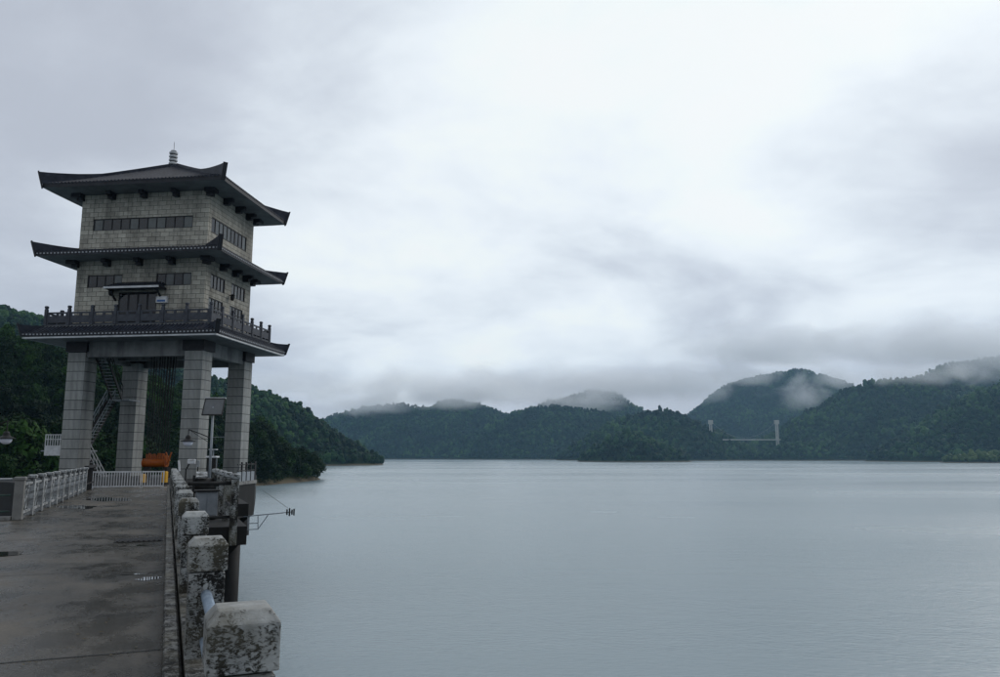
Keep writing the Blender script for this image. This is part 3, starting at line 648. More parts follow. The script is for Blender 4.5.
# roofs
def skirt(tag_, hx, hy, o, z_in, z_out, lift, thick, wall, dots, ridge_h0, tip_h, tip_out, rib=0.30, soff='soffit', n=28, nt_=6):
    """a four-sided hipped eave: inner half sizes hx,hy at z_in, outer edge o further out at z_out; wall = half sizes of the wall below"""
    ox, oy = o if isinstance(o, tuple) else (o, o)
    def frac(t): return 1 - max(0.0, 1 - t)**1.1
    def P(side, s, t, dz=0.0):
        ex, ey = hx + ox*t, hy + oy*t
        z = z_in + (z_out - z_in)*frac(t) + lift*abs(s)**5*t*t + dz
        if side == 0: return (s*ex, -ey, z)
        if side == 1: return (ex, s*ey, z)
        if side == 2: return (-s*ex, ey, z)
        return (-ex, -s*ey, z)
    roof = MB()
    for side in range(4):
        vs = [P(side, -1 + 2*i/n, j/nt_) for j in range(nt_+1) for i in range(n+1)]
        roof.add(vs, [(j*(n+1)+i, (j+1)*(n+1)+i, (j+1)*(n+1)+i+1, j*(n+1)+i+1) for j in range(nt_) for i in range(n)])
    ro = roof.build(tag_, M['tile'], tower)
    ribs = MB(); ends = MB()
    for side in range(4):
        half = (hx if side % 2 == 0 else hy); os_ = ox if side % 2 == 0 else oy; eave = half + os_; cnt = int(2*eave/rib)
        for i in range(cnt):
            x = -eave + (i + 0.5)*2*eave/cnt
            t0 = max(0.0, (abs(x) - half)/os_)
            if t0 > 0.97: continue
            pts = []
            for j in range(4):
                t = t0 + (1.0 - t0)*j/3
                pts.append(Vector(P(side, max(-1, min(1, x/(half + os_*t + 1e-6))), t)))
            if (pts[-1] - pts[0]).length < 0.1: continue
            tan = Vector((1, 0, 0)) if side % 2 == 0 else Vector((0, 1, 0))
            w = rib*0.24; vs = []
            for p in pts: vs += [p - tan*w, p - tan*w*0.6 + Vector((0, 0, 0.07)), p + tan*w*0.6 + Vector((0, 0, 0.07)), p + tan*w]
            ribs.add(vs, [(k*4+c, (k+1)*4+c, (k+1)*4+c+1, k*4+c+1) for k in range(3) for c in range(3)] + [(12, 15, 14, 13)])
            e = pts[-1]
            out = Vector(((0, -1, 0), (1, 0, 0), (0, 1, 0), (-1, 0, 0))[side])
            if dots: ends.bar(e - Vector((0, 0, 0.16)) + out*0.0, e - Vector((0, 0, 0.16)) + out*0.05, rib*0.42, 0.10)
            else: ends.tube(e + out*0.0 - Vector((0, 0, 0.02)), e + out*0.05 - Vector((0, 0, 0.02)), rib*0.26, 8)
    ribs.build('tile_ribs', M['tile'], ro, kind='stuff')
    ends.build('tile_ends', M['tileend'] if dots else M['tile'], ro, kind='stuff')
    # fascia and soffit
    fa = MB(); so = MB()
    wx, wy = wall
    for side in range(4):
        vs = [P(side, -1 + 2*i/n, 1.0, dz) for dz in (0.0, -thick) for i in range(n+1)]
        fa.add(vs, [(i, n+1+i, n+2+i, i+1) for i in range(n)])
        ins = 0.0
        def Q(s, t):
            ex, ey = wx + (hx + ox - wx)*t, wy + (hy + oy - wy)*t
            z = z_out - thick + lift*abs(s)**5*t*t
            return [(s*ex, -ey, z), (ex, s*ey, z), (-s*ex, ey, z), (-ex, -s*ey, z)][side]
        so.add([Q(-1 + 2*i/n, j/3) for j in range(4) for i in range(n+1)], [(j*(n+1)+i, j*(n+1)+i+1, (j+1)*(n+1)+i+1, (j+1)*(n+1)+i) for j in range(3) for i in range(n)])
    fa.build('eave_fascia', M['darktrim'], ro)
    so.build('soffit', M[soff], ro)
    # hip ridges with upturned ends
    for cx_, cy_ in ((1, -1), (-1, -1), (1, 1), (-1, 1)):
        rm = MB(); k = 16; vs = []
        d = Vector((cx_*ox, cy_*oy, 0)).normalized(); pr = Vector((-d.y, d.x, 0))
        for j in range(k+1):
            t = j/k*1.0
            p = Vector((cx_*(hx + ox*t), cy_*(hy + oy*t), z_in + (z_out - z_in)*frac(t) + lift*t*t))
            ext = tip_out*max(0, (t - 0.75)/0.25)
            h = ridge_h0 + (tip_h - ridge_h0)*max(0.0, (t - (0.55 if ox > 4 else 0.0))/(0.45 if ox > 4 else 1.0))**1.15
            bot = p + Vector((0, 0, -0.10 if t < 0.9 else -0.10))
            top = p + Vector((0, 0, h)) + d*ext
            vs += [bot - pr*0.13, bot + pr*0.13, top + pr*0.13, top - pr*0.13]
        rm.add(vs, [(j*4+c, (j+1)*4+c, (j+1)*4+(c+1) % 4, j*4+(c+1) % 4) for j in range(k) for c in range(4)] + [(3, 2, 1, 0), (k*4, k*4+1, k*4+2, k*4+3)])
        h_o = rm.build('hip_ridge', M['tile'], ro)
        e = Vector(vs[-4]) + pr*0.13; tp = Vector(vs[-1]) + pr*0.13
        MB().bar(e - Vector((0, 0, thick*0.9)), tp + Vector((0, 0, 0.06)), 0.34, 0.10, up=d).build('ridge_end', M['darktrim'], h_o)
    return ro

EO = 2.08   # reach of the upper eaves beyond the wall faces
def top_roof():
    """hipped roof: a short ridge, so the reach differs on the two axes; built as a skirt of equal reach on a small ridge"""
    return skirt('top_roof', 0.3, 0.12, (a + EO - 0.3, b + EO - 0.12), tz(24.95), tz(21.58), 0.04, 0.36, (a - 0.05, b - 0.05), False, 0.24, 0.86, 0.36)
roof_top = top_roof()
MB().box((-0.5, -0.3, tz(24.7)), (0.5, 0.3, tz(25.12)), 0.08).build('main_ridge', M['tile'], roof_top)
roof_mid = skirt('middle_roof', a - 0.02, b - 0.02, EO + 0.05, tz(16.55), tz(15.95), 0.03, 0.34, (a - 0.05, b - 0.05), True, 0.16, 0.74, 0.36)
deck_roof = skirt('deck_roof', A + 1.10, B + 1.10, 1.0, tz(10.02), tz(9.42), 0.05, 0.30, (A + 0.2, B + 0.2), True, 0.12, 0.62, 0.35)
# pale fascia band and deck slab
for side, (lo, hi) in enumerate((((-A - 2.06, -B - 2.06, tz(8.98)), (A + 2.06, -B - 1.86, tz(9.10))), ((A + 1.86, -B - 1.855, tz(8.98)), (A + 2.06, B + 2.06, tz(9.10))),
                 ((-A - 2.06, B + 1.86, tz(8.98)), (A + 1.855, B + 2.06, tz(9.10))), ((-A - 2.06, -B - 1.855, tz(8.98)), (-A - 1.86, B + 1.855, tz(9.10))))):
    MB().box(lo, hi).build('fascia_band', M['fascia'], tower)
MB().box((-A - 1.85, -B - 1.85, tz(8.955)), (A + 1.85, B + 1.85, tz(9.08))).build('deck_slab', M['soffit'], tower)
MB().box((-A - 1.05, -B - 1.05, tz(9.13)), (A + 1.05, B + 1.05, tz(10.12))).build('deck_floor', M['beam'], tower)

# lightning rod / finial
m = MB(); ztf = tz(24.6)
fin = empty('roof_finial', TC + V*0.0 + U*-0.25 + Vector((0, 0, tz(25.12))), -TH, 'small banded pale finial with a thin rod on top of the roof', 'finial')
for k in range(4):
    MB().lathe((0, 0, k*0.32), [(0.30, 0), (0.36, 0.05), (0.36, 0.17), (0.30, 0.22)], 14).build('ring', M['fascia'], fin)
    MB().tube((0, 0, k*0.32 + 0.22), (0, 0, k*0.32 + 0.32), 0.24, 12).build('neck', M['darktrim'], fin)
MB().tube((0, 0, 1.28), (0, 0, 2.1), 0.02, 6).build('rod', M['steel'], fin)

# walls with bricks round real openings
BH, BW = 0.36, 0.76
unit = MB().box((0, 0, 0), (1, 1, 1)).mesh('brick', M['brick'])
def openings_front(lst): return [(onfront(x0, y0, -b), onfront(x1, y1, -b)) for x0, y0, x1, y1 in lst]
OPEN_F_UP = [(-4.45, 3.72, tz(18.03), tz(19.02))]
OPEN_F_LO = []
x0_, zz0 = onfront(88.5, 270, -b); x1_, zz1 = onfront(122, 282, -b); OPEN_F_LO.append((x0_, x1_, tz(13.42), tz(14.42)))
x0_, _ = onfront(157, 270, -b); x1_, _ = onfront(191, 282, -b); OPEN_F_LO.append((x0_, x1_, tz(13.42), tz(14.42)))
xd0, _ = onfront(118.5, 300, -b); xd1, _ = onfront(156.5, 300, -b); OPEN_F_LO.append((xd0, xd1, tz(10.12), tz(12.95)))
x0_, _ = onfront(94.5, 214, -b); x1_, _ = onfront(193.3, 212, -b); OPEN_F_UP = [(x0_, x1_, tz(18.15), tz(19.12))]
ys0, _ = onside(212.3, 215, a); ys1, _ = onside(246.8, 236, a)
OPEN_R_UP = [(ys0, ys1, tz(17.9), tz(19.12))]
OPEN_R_LO = []
for (p0, p1, z0, z1) in ((210.5, 224.5, 13.35, 14.5), (232.0, 245.0, 13.35, 14.5), (209.5, 223.5, 10.9, 12.55), (231.0, 243.5, 10.9, 12.55)):
    u0, _ = onside(p0, 285, a); u1, _ = onside(p1, 290, a); OPEN_R_LO.append((u0, u1, tz(z0), tz(z1)))
def rows(z0, z1):
    n = max(1, round((z1 - z0)/BH)); return [(z0 + (z1 - z0)*k/n, z0 + (z1 - z0)*(k+1)/n) for k in range(n)]
def cells(L0, L1, z0, z1, opens, off):
    """brick rectangles of one course, cut by the openings"""
    bw = (L1 - L0)/max(1, round((L1 - L0)/BW)); out = []; x = L0 - (bw/2 if off else 0)
    while x < L1 - 0.02:
        s, e = max(x, L0), min(x + bw, L1); x += bw
        segs = [(s, e, z0, z1)]
        for (o0, o1, q0, q1) in opens:
            nx = []
            for (s_, e_, u_, v_) in segs:
                if v_ <= q0 + 1e-4 or u_ >= q1 - 1e-4 or e_ <= o0 or s_ >= o1: nx.append((s_, e_, u_, v_)); continue
                if s_ < o0: nx.append((s_, o0, u_, v_))
                if e_ > o1: nx.append((o1, e_, u_, v_))
                if u_ < q0 and v_ > q0: nx.append((max(s_, o0), min(e_, o1), u_, q0))
                if v_ > q1 and u_ < q1: nx.append((max(s_, o0), min(e_, o1), q1, v_))
            segs = nx
        out += [t for t in segs if t[1] - t[0] > 0.06 and t[3] - t[2] > 0.06]
    return out
def wall(name, z0, z1, of, orr):
    core = MB().box((-a + 0.14, -b + 0.14, z0 + 0.005), (a - 0.14, b - 0.14, z1)).build(name, M['mortar'], tower)
    # mortar bed: thin backing slabs with the openings left out, 1.5 cm behind the brick faces
    bed = MB()
    def slabs(L0, L1, opens, put):
        zs = sorted({z0 + 0.004, z1 - 0.004, *[q for o_ in opens for q in o_[2:]]}); zs = [z for z in zs if z0 <= z <= z1]
        for u_, v_ in zip(zs, zs[1:]):
            mid = (u_ + v_)/2; xs_ = [L0]
            for o_ in sorted(o_ for o_ in opens if o_[2] < mid < o_[3]): xs_ += [o_[0], o_[1]]
            xs_.append(L1)
            for s_, e_ in zip(xs_[::2], xs_[1::2]): put(s_, e_, u_, v_)
    slabs(-a + 0.03, a - 0.03, of, lambda s, e, u_, v_: bed.box((s, -b + 0.018, u_), (e, -b + 0.138, v_)))
    slabs(-b + 0.14, b - 0.14, orr, lambda s, e, u_, v_: bed.box((a - 0.138, s, u_), (a - 0.018, e, v_)))
    slabs(-b + 0.14, b - 0.14, [], lambda s, e, u_, v_: bed.box((-a + 0.018, s, u_), (-a + 0.138, e, v_)))
    slabs(-a + 0.03, a - 0.03, [], lambda s, e, u_, v_: bed.box((-a + 0.03, b - 0.138, u_), (a - 0.03, b - 0.018, v_)))
    bed.build('mortar_bed', M['mortar'], core)
    j = 0.017; side = MB()
    for k, (u_, v_) in enumerate(rows(z0, z1)):
        for s, e, q0, q1 in cells(-a, a, u_, v_, of, k % 2):
            inst('brick', unit, core, (s + j, -b - random.uniform(0, 0.006), q0 + j), (e - s - 2*j, 0.12, q1 - q0 - 2*j))
        for s, e, q0, q1 in cells(-b + 0.125, b - 0.125, u_, v_, orr, k % 2): side.box((a - 0.12, s + j, q0 + j), (a, e - j, q1 - j))
        for s, e, q0, q1 in cells(-b + 0.125, b - 0.125, u_, v_, [], k % 2): side.box((-a, s + j, q0 + j), (-a + 0.12, e - j, q1 - j))
        for s, e, q0, q1 in cells(-a, a, u_, v_, [], k % 2): side.box((s + j, b - 0.12, q0 + j), (e - j, b, q1 - j))
    side.build('side_bricks', M['brick'], core, kind='stuff')
    return core
wall_lo = wall('lower_wall', tz(10.13), tz(15.62), OPEN_F_LO, OPEN_R_LO)
wall_up = wall('upper_wall', tz(16.35), tz(21.2), OPEN_F_UP, OPEN_R_UP)

def window(axis, s0, s1, z0, z1, panes, cross=False):
    w = MB(); t = 0.05
    def bx(mb, u0, u1, d0, d1, q0, q1):
        if axis == 'f': mb.box((u0, -b + d0, q0), (u1, -b + d1, q1))
        else: mb.box((a - d1, u0, q0), (a - d0, u1, q1))
    fr = MB()
    bx(fr, s0, s1, 0.03, 0.12, z0, z0 + t); bx(fr, s0, s1, 0.03, 0.12, z1 - t, z1)
    fr_o = fr.build('window', M['frame'], tower)
    for k in range(panes + 1):
        c = s0 + t/2 + (s1 - s0 - t)*k/panes; mm = MB(); bx(mm, c - t/2 - 0.006, c + t/2 + 0.006, 0.035, 0.115, z0 + t + 0.001, z1 - t - 0.001); mm.build('mullion', M['frame'], fr_o)
    if cross:
        mm = MB(); zc = z0 + (z1 - z0)*0.62; bx(mm, s0 + t, s1 - t, 0.045, 0.10, zc - 0.03, zc + 0.03); mm.build('transom', M['frame'], fr_o)
    for k in range(panes):
        c0_ = s0 + t + (s1 - s0 - t)*k/panes; c1_ = s0 + (s1 - s0 - t)*(k+1)/panes
        mm = MB(); tilt = random.uniform(0.075, 0.085); bx(mm, c0_ + 0.005, c1_ - 0.005, tilt, tilt + 0.008, z0 + t, z1 - t); mm.build('pane', M['glass_pale'] if random.random() < 0.28 else M['glass'], fr_o)
    return fr_o
window('f', *OPEN_F_UP[0], 11)
window('f', *OPEN_F_LO[0], 4); window('f', *OPEN_F_LO[1], 4)
window('r', *OPEN_R_UP[0], 9)
for k, o_ in enumerate(OPEN_R_LO): window('r', *o_, 4, cross=k >= 2)
# door
d0, d1, q0, q1 = OPEN_F_LO[2]
dr = MB().box((d0, -b + 0.05, q1 - 0.08), (d1, -b + 0.12, q1)).build('door', M['frame'], tower)
for k in range(4):
    e0 = d0 + (d1 - d0)*k/4 + 0.01; e1 = d0 + (d1 - d0)*(k+1)/4 - 0.01
    MB().box((e0, -b + 0.06, q0), (e1, -b + 0.10, q0 + 1.15)).build('door_leaf', M['frame'], dr)
    MB().box((e0 + 0.08, -b + 0.075, q0 + 1.16), (e1 - 0.08, -b + 0.085, q1 - 0.09)).build('pane', M['glass'], dr)
    for e in (e0 + 0.035, e1 - 0.035): MB().box((e - 0.035, -b + 0.06, q0 + 1.151), (e + 0.035, -b + 0.10, q1 - 0.081)).build('stile', M['frame'], dr)
# canopy over the door
xc0, _ = onfront(106, 287, -b - 0.9); xc1, _ = onfront(160, 285, -b - 0.9)
zc0 = tz(13.05)
cn = MB(); ov = 1.15
cn.add([(xc0, -b - ov, zc0 + 0.16), (xc1, -b - ov, zc0 + 0.16), (xc1 - 0.45, -b - 0.0, zc0 + 0.62), (xc0 + 0.45, -b - 0.0, zc0 + 0.62), (xc0, -b, zc0 + 0.16), (xc1, -b, zc0 + 0.16), (xc0, -b - ov, zc0 + 0.06), (xc1, -b - ov, zc0 + 0.06), (xc0, -b, zc0 + 0.06), (xc1, -b, zc0 + 0.06)],
       [(0, 1, 2, 3), (0, 3, 4), (1, 5, 2), (6, 8, 9, 7), (0, 6, 7, 1), (1, 7, 9, 5), (0, 4, 8, 6)])
cno = cn.build('door_canopy', M['tile'], tower)
MB().box((xc0 - 0.03, -b - ov - 0.04, zc0 + 0.0), (xc1 + 0.03, -b - ov + 0.06, zc0 + 0.155)).build('edge_band', M['fascia'], cno)
MB().box((xc1 - 0.08, -b - ov + 0.07, zc0 + 0.0), (xc1 + 0.03, -b, zc0 + 0.155)).build('edge_band', M['darktrim'], cno)
MB().box((xc0 - 0.03, -b - ov + 0.07, zc0 + 0.0), (xc0 + 0.08, -b, zc0 + 0.155)).build('edge_band', M['darktrim'], cno)
te = MB(); n = 26
for k in range(n):
    x = xc0 + 0.1 + (xc1 - xc0 - 0.2)*k/(n-1); te.tube((x, -b - ov + 0.0, zc0 + 0.18), (max(xc0 + 0.45, min(xc1 - 0.45, x)), -b - 0.05, zc0 + 0.66), 0.05, 6)
te.build('tile_ribs', M['tile'], cno, kind='stuff')
for x in (xc0 + 0.3, xc1 - 0.3): MB().bar((x, -b, zc0 - 0.75), (x, -b - ov + 0.2, zc0 + 0.0), 0.12, 0.12).build('bracket', M['darktrim'], cno)

# brackets under the eaves
def brackets(zs, parent):
    def br(x, y, dx, dy):
        mb = MB()
        for k, (ln, h0, h1) in enumerate(((0.5, 0.54, 0.32), (0.82, 0.315, 0.004))):
            lo = [x - 0.19, y - 0.19, zs - h0]; hi = [x + 0.19, y + 0.19, zs - h1]
            if dx: lo[0], hi[0] = (x, x + ln) if dx > 0 else (x - ln, x)
            if dy: lo[1], hi[1] = (y, y + ln) if dy > 0 else (y - ln, y)
            if dx and not dy: lo[1], hi[1] = y - 0.19, y + 0.19
            if dy and not dx: lo[0], hi[0] = x - 0.19, x + 0.19
            mb.box(lo, hi)
        mb.build('bracket', M['darktrim'], parent)
    for x in (-a*0.5, 0, a*0.5): br(x, -b - 0.02, 0, -1); br(x, b + 0.02, 0, 1)
    for y in (-b*0.42, 0.12*b, b*0.62): br(a + 0.02, y, 1, 0); br(-a - 0.02, y, -1, 0)
    for sx in (-1, 1):
        for sy in (-1, 1): br(sx*(a - 0.2), sy*(b - 0.2), sx, sy)
brackets(tz(21.58) - 0.36, roof_top); brackets(tz(15.95) - 0.34, roof_mid)

# balustrade of the tower deck
bal = empty('deck_balustrade', (0, 0, 0)); bal.parent = tower
BX, BY = A + 1.0, B + 1.0
zr = tz(10.13)
pm_ = MB().box((-0.11, -0.11, 0), (0.11, 0.11, 1.32), 0.015).box((-0.08, -0.08, 1.32), (0.08, 0.08, 1.38)).box((-0.12, -0.12, 1.38), (0.12, 0.12, 1.58), 0.035)
bpost = pm_.mesh('post', M['rail_grey'])
def bpanel(L):
    mb = MB(); h = L/2
    mb.box((-h, -0.05, 0.0), (h, 0.05, 0.10)); mb.box((-h, -0.045, 0.22), (h, 0.045, 0.78)); mb.box((-h, -0.06, 0.95), (h, 0.06, 1.07))
    for x in (-h + 0.06, 0, h - 0.06): mb.box((x - 0.06, -0.04, 0.101), (x + 0.06, 0.04, 0.219)); mb.box((x - 0.11, -0.04, 0.781), (x + 0.11, 0.04, 0.949))
    return mb.mesh('rail_panel', M['rail_grey'])
for (L, nseg, base, rz_) in ((2*BX, 7, lambda s: (s, -BY, zr), 0), (2*BX, 7, lambda s: (s, BY, zr), 0), (2*BY, 6, lambda s: (BX, s, zr), math.pi/2), (2*BY, 6, lambda s: (-BX, s, zr), math.pi/2)):
    seg = L/nseg; pme = bpanel(seg - 0.23)
    for k in range(nseg):
        inst('rail_panel', pme, bal, base(-L/2 + seg*(k + 0.5)), rz=rz_)
        inst('post', bpost, bal, base(-L/2 + seg*k) if rz_ == 0 or k > 0 else base(-L/2 + seg*k), rz=rz_) if (rz_ == 0 or k > 0) else None
    if rz_ == 0: inst('post', bpost, bal, base(L/2))

# lanterns and notice board on the walls
def lantern(loc, rz, label):
    l = empty('wall_lantern', loc, rz, label, 'lantern', 'black lanterns on the tower walls')
    MB().bar((0, 0, 0.35), (0, -0.3, 0.35), 0.05, 0.05).build('arm', M['steel'], l)
    MB().lathe((0, -0.3, -0.1), [(0.05, 0), (0.15, 0.06), (0.19, 0.34), (0.10, 0.42), (0.24, 0.43), (0.05, 0.56)], 10).build('housing', M['steel'], l)
def tw(x, y, z): return TC + U*x + V*y + Vector((0, 0, z))
xl, zl = onfront(113, 294, -b)
lantern(tw(xl, -b - 0.005, zl - 0.1), -TH, 'black wall lantern on the left of the tower door')
yl, zl = onside(229, 298.5, a)
lantern(tw(a + 0.005, yl, zl - 0.1), -TH + math.pi/2, 'black wall lantern between the windows on the right face of the tower')
xs0, zs0 = onfront(157.5, 296, -b - 0.1); xs1, zs1 = onfront(167.5, 303, -b - 0.1)
sb = empty('notice_board', tw((xs0 + xs1)/2, -b - 0.02, zs1), -TH, 'small white box with a blue panel on the wall right of the tower door', 'sign')
hw = (xs1 - xs0)/2
MB().box((-hw, -0.28, 0), (hw, 0, 0.52), 0.02).build('case', M['white'], sb)
MB().box((-hw + 0.1, -0.286, 0.08), (hw - 0.1, -0.2805, 0.24)).build('blue_panel', M['blue'], sb)

# ------------------------------------------------------------------ tower platform and its supports
plat = [(-19.2, 41.8), (-16.95, 45.0), (-17.0, 55.0), (-21.9, 71.2), (-37.5, 73.5), (-39.0, 57.5), (-24.0, 45.0), (-20.9, 41.0)]
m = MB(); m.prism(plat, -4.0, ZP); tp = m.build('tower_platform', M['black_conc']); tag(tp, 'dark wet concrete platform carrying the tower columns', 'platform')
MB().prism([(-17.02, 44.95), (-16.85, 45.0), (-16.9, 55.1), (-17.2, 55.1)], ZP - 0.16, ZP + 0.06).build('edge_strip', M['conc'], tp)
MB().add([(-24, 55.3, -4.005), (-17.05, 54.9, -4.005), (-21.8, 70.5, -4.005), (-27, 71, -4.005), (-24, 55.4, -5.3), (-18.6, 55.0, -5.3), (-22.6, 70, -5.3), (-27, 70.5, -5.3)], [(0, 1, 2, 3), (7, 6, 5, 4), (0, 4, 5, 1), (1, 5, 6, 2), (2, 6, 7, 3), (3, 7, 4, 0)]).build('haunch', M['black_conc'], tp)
for k, (x, y) in enumerate(((-18.7, 55.6), (-25.0, 66.5), (-33, 57), (-33, 70))):
    pr = empty('tower_pile', (x, y, WATER - 6), -TH, 'round dark concrete pile standing in the lake under the tower, %s' % ('front right', 'rear right', 'front left', 'rear left')[k], 'pile', 'piles under the tower')
    MB().tube((0, 0, 0), (0, 0, 11.0), 0.68, 24).build('shaft', M['black_conc'], pr, True)
    MB().box((-0.9, -0.9, 10.5), (0.9, 0.9, 11.98)).build('pile_cap', M['black_conc'], pr)
# platform railing near its right corner
prl = empty('platform_railing', (-17.05, 55.0, ZP), 0, 'dark rail with grey infill at the right corner of the tower platform', 'railing')
for (p, q) in (((0, 0), (0.12, -4.0)), ((0, 0), (-1.5, 4.9)), ((-1.5, 4.9), (-3.0, 9.8))):
    for z in (1.15, 0.75): MB().tube((p[0], p[1], z), (q[0], q[1], z), 0.035, 8).build('rail', M['steel'], prl)
    d = Vector((q[0] - p[0], q[1] - p[1], 0)); L = d.length
    for k in range(4):
        c = Vector((p[0], p[1], 0)) + d*(k/4.0 + 0.02)
        MB().box((c.x - 0.05, c.y - 0.05, 0), (c.x + 0.05, c.y + 0.05, 1.3)).build('post', M['steel'], prl)
    MB().bar((p[0], p[1], 0.36), (q[0], q[1], 0.36), 0.04, 0.62).build('infill_panel', M['greysteel'], prl)

# water level boom
boom = empty('gauge_boom', at(250, 516, 50), 0, 'thin steel boom with a small instrument on its end reaching over the water', 'boom')
b0 = Vector(boom.location)
def bp_(px, py, Y=50): return at(px, py, Y) - b0
MB().tube(bp_(244, 516.5, 50.5), bp_(291, 512, 49.5), 0.035, 6).build('arm', M['greysteel'], boom)
for p, q in (((248, 517), (248, 530)), ((258, 516), (258, 529)), ((244, 530), (258, 529)), ((258, 529), (268, 515)), ((248, 523.5), (258, 523))):
    MB().tube(bp_(*p), bp_(*q), 0.03, 6).build('strut', M['greysteel'], boom)
MB().tube(bp_(263, 490.5, 50.3), bp_(288, 508, 49.5), 0.012, 5).build('stay', M['steel'], boom)
for px_, h_ in ((287, 0.17), (289.5, 0.24), (292, 0.15), (294, 0.2)):
    c = bp_(px_, 512, 49.5); MB().tube(c - Vector((0, 0, h_)), c + Vector((0, 0, h_)), 0.05, 8).build('sensor', M['steel'], boom)

# ------------------------------------------------------------------ staircase under the tower
st = empty('steel_staircase', at(84, 478, 65), 0, 'zigzag dark steel staircase with pale handrails climbing behind the front left column', 'staircase')
s0 = Vector(st.location)
def sp(px, py, Y): return at(px, py, Y) - s0
def flight(p0, p1, width_dir, w, n, mrail):
    p0, p1 = Vector(p0), Vector(p1); wd = Vector(width_dir).normalized()
    for s in (0, w):
        o_ = wd*s
        MB().bar(p0 + o_, p1 + o_, 0.07, 0.28).build('stringer', M['steel'], st)
        MB().tube(p0 + o_ + Vector((0, 0, 1.05)), p1 + o_ + Vector((0, 0, 1.05)), 0.04, 6).build('handrail', mrail, st)
        MB().tube(p0 + o_ + Vector((0, 0, 0.60)), p1 + o_ + Vector((0, 0, 0.60)), 0.03, 6).build('handrail', mrail, st)
        for k in range(7):
            c = p0 + (p1 - p0)*(k/6) + o_; MB().tube(c, c + Vector((0, 0, 1.05)), 0.025, 6).build('baluster', mrail, st)
    for k in range(n):
        c = p0 + (p1 - p0)*((k + 0.5)/n); run = Vector((p1.x - p0.x, p1.y - p0.y, 0)).normalized()
        MB().bar(c + wd*0.04, c + wd*(w - 0.04), 0.26, 0.04, up=(0, 0, 1)).build('tread', M['greysteel'], st)
f1a, f1b = sp(97, 358, 62.5), sp(112, 399, 66.0)
flight(f1a, f1b, (1, 0.0, 0), 0.85, 13, M['steel'])
MB().box((f1b.x - 0.2, f1b.y - 0.1, f1b.z - 0.12), (f1b.x + 1.5, f1b.y + 1.9, f1b.z - 0.02)).build('landing', M['greysteel'], st)
f2a, f2b = sp(107, 401, 67.0), sp(80, 449, 64.0)
flight(f2a, f2b, (0.3, 0.95, 0), 0.85, 15, M['greysteel'])
l2 = sp(60, 450, 64.2)
MB().box((sp(45, 450, 64.2).x, l2.y - 0.6, l2.z - 0.12), (f2b.x + 0.6, l2.y + 1.4, l2.z - 0.02)).build('landing', M['greysteel'], st)
MB().box((sp(45, 450, 63.6).x - 0.02, l2.y - 0.66, l2.z - 0.45), (l2.x + 0.5, l2.y - 0.61, l2.z + 0.30)).build('kick_plate', M['white'], st)
xa, xb = sp(45, 450, 63.6).x, l2.x + 0.5
for z in (0.62, 1.15, 1.52): MB().tube((xa, l2.y - 0.63, l2.z + z - 0.3), (xb, l2.y - 0.63, l2.z + z - 0.3), 0.04, 6).build('handrail', M['white'], st)
for k in range(8):
    x = xa + (xb - xa)*k/7; MB().box((x - 0.03, l2.y - 0.66, l2.z + 0.31), (x + 0.03, l2.y - 0.60, l2.z + 1.25)).build('baluster', M['white'], st)
f3a, f3b = sp(86, 451, 63.8), sp(106, 489, 66.0)
flight(f3a, f3b, (0.2, -0.9, 0), 0.85, 12, M['white'])

# ------------------------------------------------------------------ hoist ropes and orange lifting beam
lb = empty('lifting_beam', at(157, 468, 63.5), -TH, 'orange steel lifting drum hanging on ropes between the columns', 'hoist')
l0 = Vector(lb.location)
wq = 27.0/F*63.5
MB().tube((-wq/2, 0, 0.40), (wq/2 - 0.35, 0, 0.40), 0.33, 24).build('drum', M['orange'], lb, True)
MB().tube((-wq/2 - 0.06, 0, 0.40), (-wq/2 + 0.0, 0, 0.40), 0.36, 24).build('flange', M['orange'], lb)
MB().tube((wq/2 - 0.35, 0, 0.40), (wq/2 - 0.29, 0, 0.40), 0.37, 24).build('flange', M['orange'], lb)
zt = tz(8.2) + ZP - l0.z
for k in range(9):
    x = -wq/2 + 0.2 + (wq - 0.6)*k/8
    MB().box((x - 0.035, -0.14, 0.70), (x + 0.035, 0.14, 1.02 + 0.2*random.random())).build('sheave_plate', M['orange'], lb)
    for dy in (-0.1, 0.25):
        MB().tube((x, dy, 1.1), (x + random.uniform(-0.05, 0.05) + 0.35*(k/8.0 - 0.3), dy, zt), 0.036, 6).build('rope', M['steel'], lb)
MB().bar((wq/2 - 0.22, -0.1, 0.25), (wq/2 + 0.12, -0.1, 1.25), 0.07, 0.10).build('yoke', M['orange'], lb)
MB().bar((wq/2 - 0.35, -0.12, 1.25), (wq/2 + 0.02, -0.12, 0.55), 0.07, 0.10).build('yoke', M['orange'], lb)
MB().box((-wq/2 + 0.1, -0.3, -1.3), (-wq/2 + 0.4, 0.3, 0.1)).build('support_leg', M['steel'], lb)
MB().box((wq/2 - 0.4, -0.3, -1.3), (wq/2 - 0.1, 0.3, 0.1)).build('support_leg', M['steel'], lb)
for k, (px_, lab) in enumerate(((142.5, 'yellow bollard box behind the gate, left one'), (164.5, 'yellow bollard box behind the gate beside the parapet'))):
    c = at(px_, 484, 48.0); c.z = ZP
    e = empty('yellow_bollard', c, -TH, lab, 'bollard', 'yellow boxes behind the gate')
    MB().box((-0.13, -0.13, 0), (0.13, 0.13, 0.62 if k == 0 else 0.78), 0.03).build('body', M['yellow'], e)
    MB().box((-0.16, -0.16, 0), (0.16, 0.16, 0.12)).build('foot', M['steel'], e)

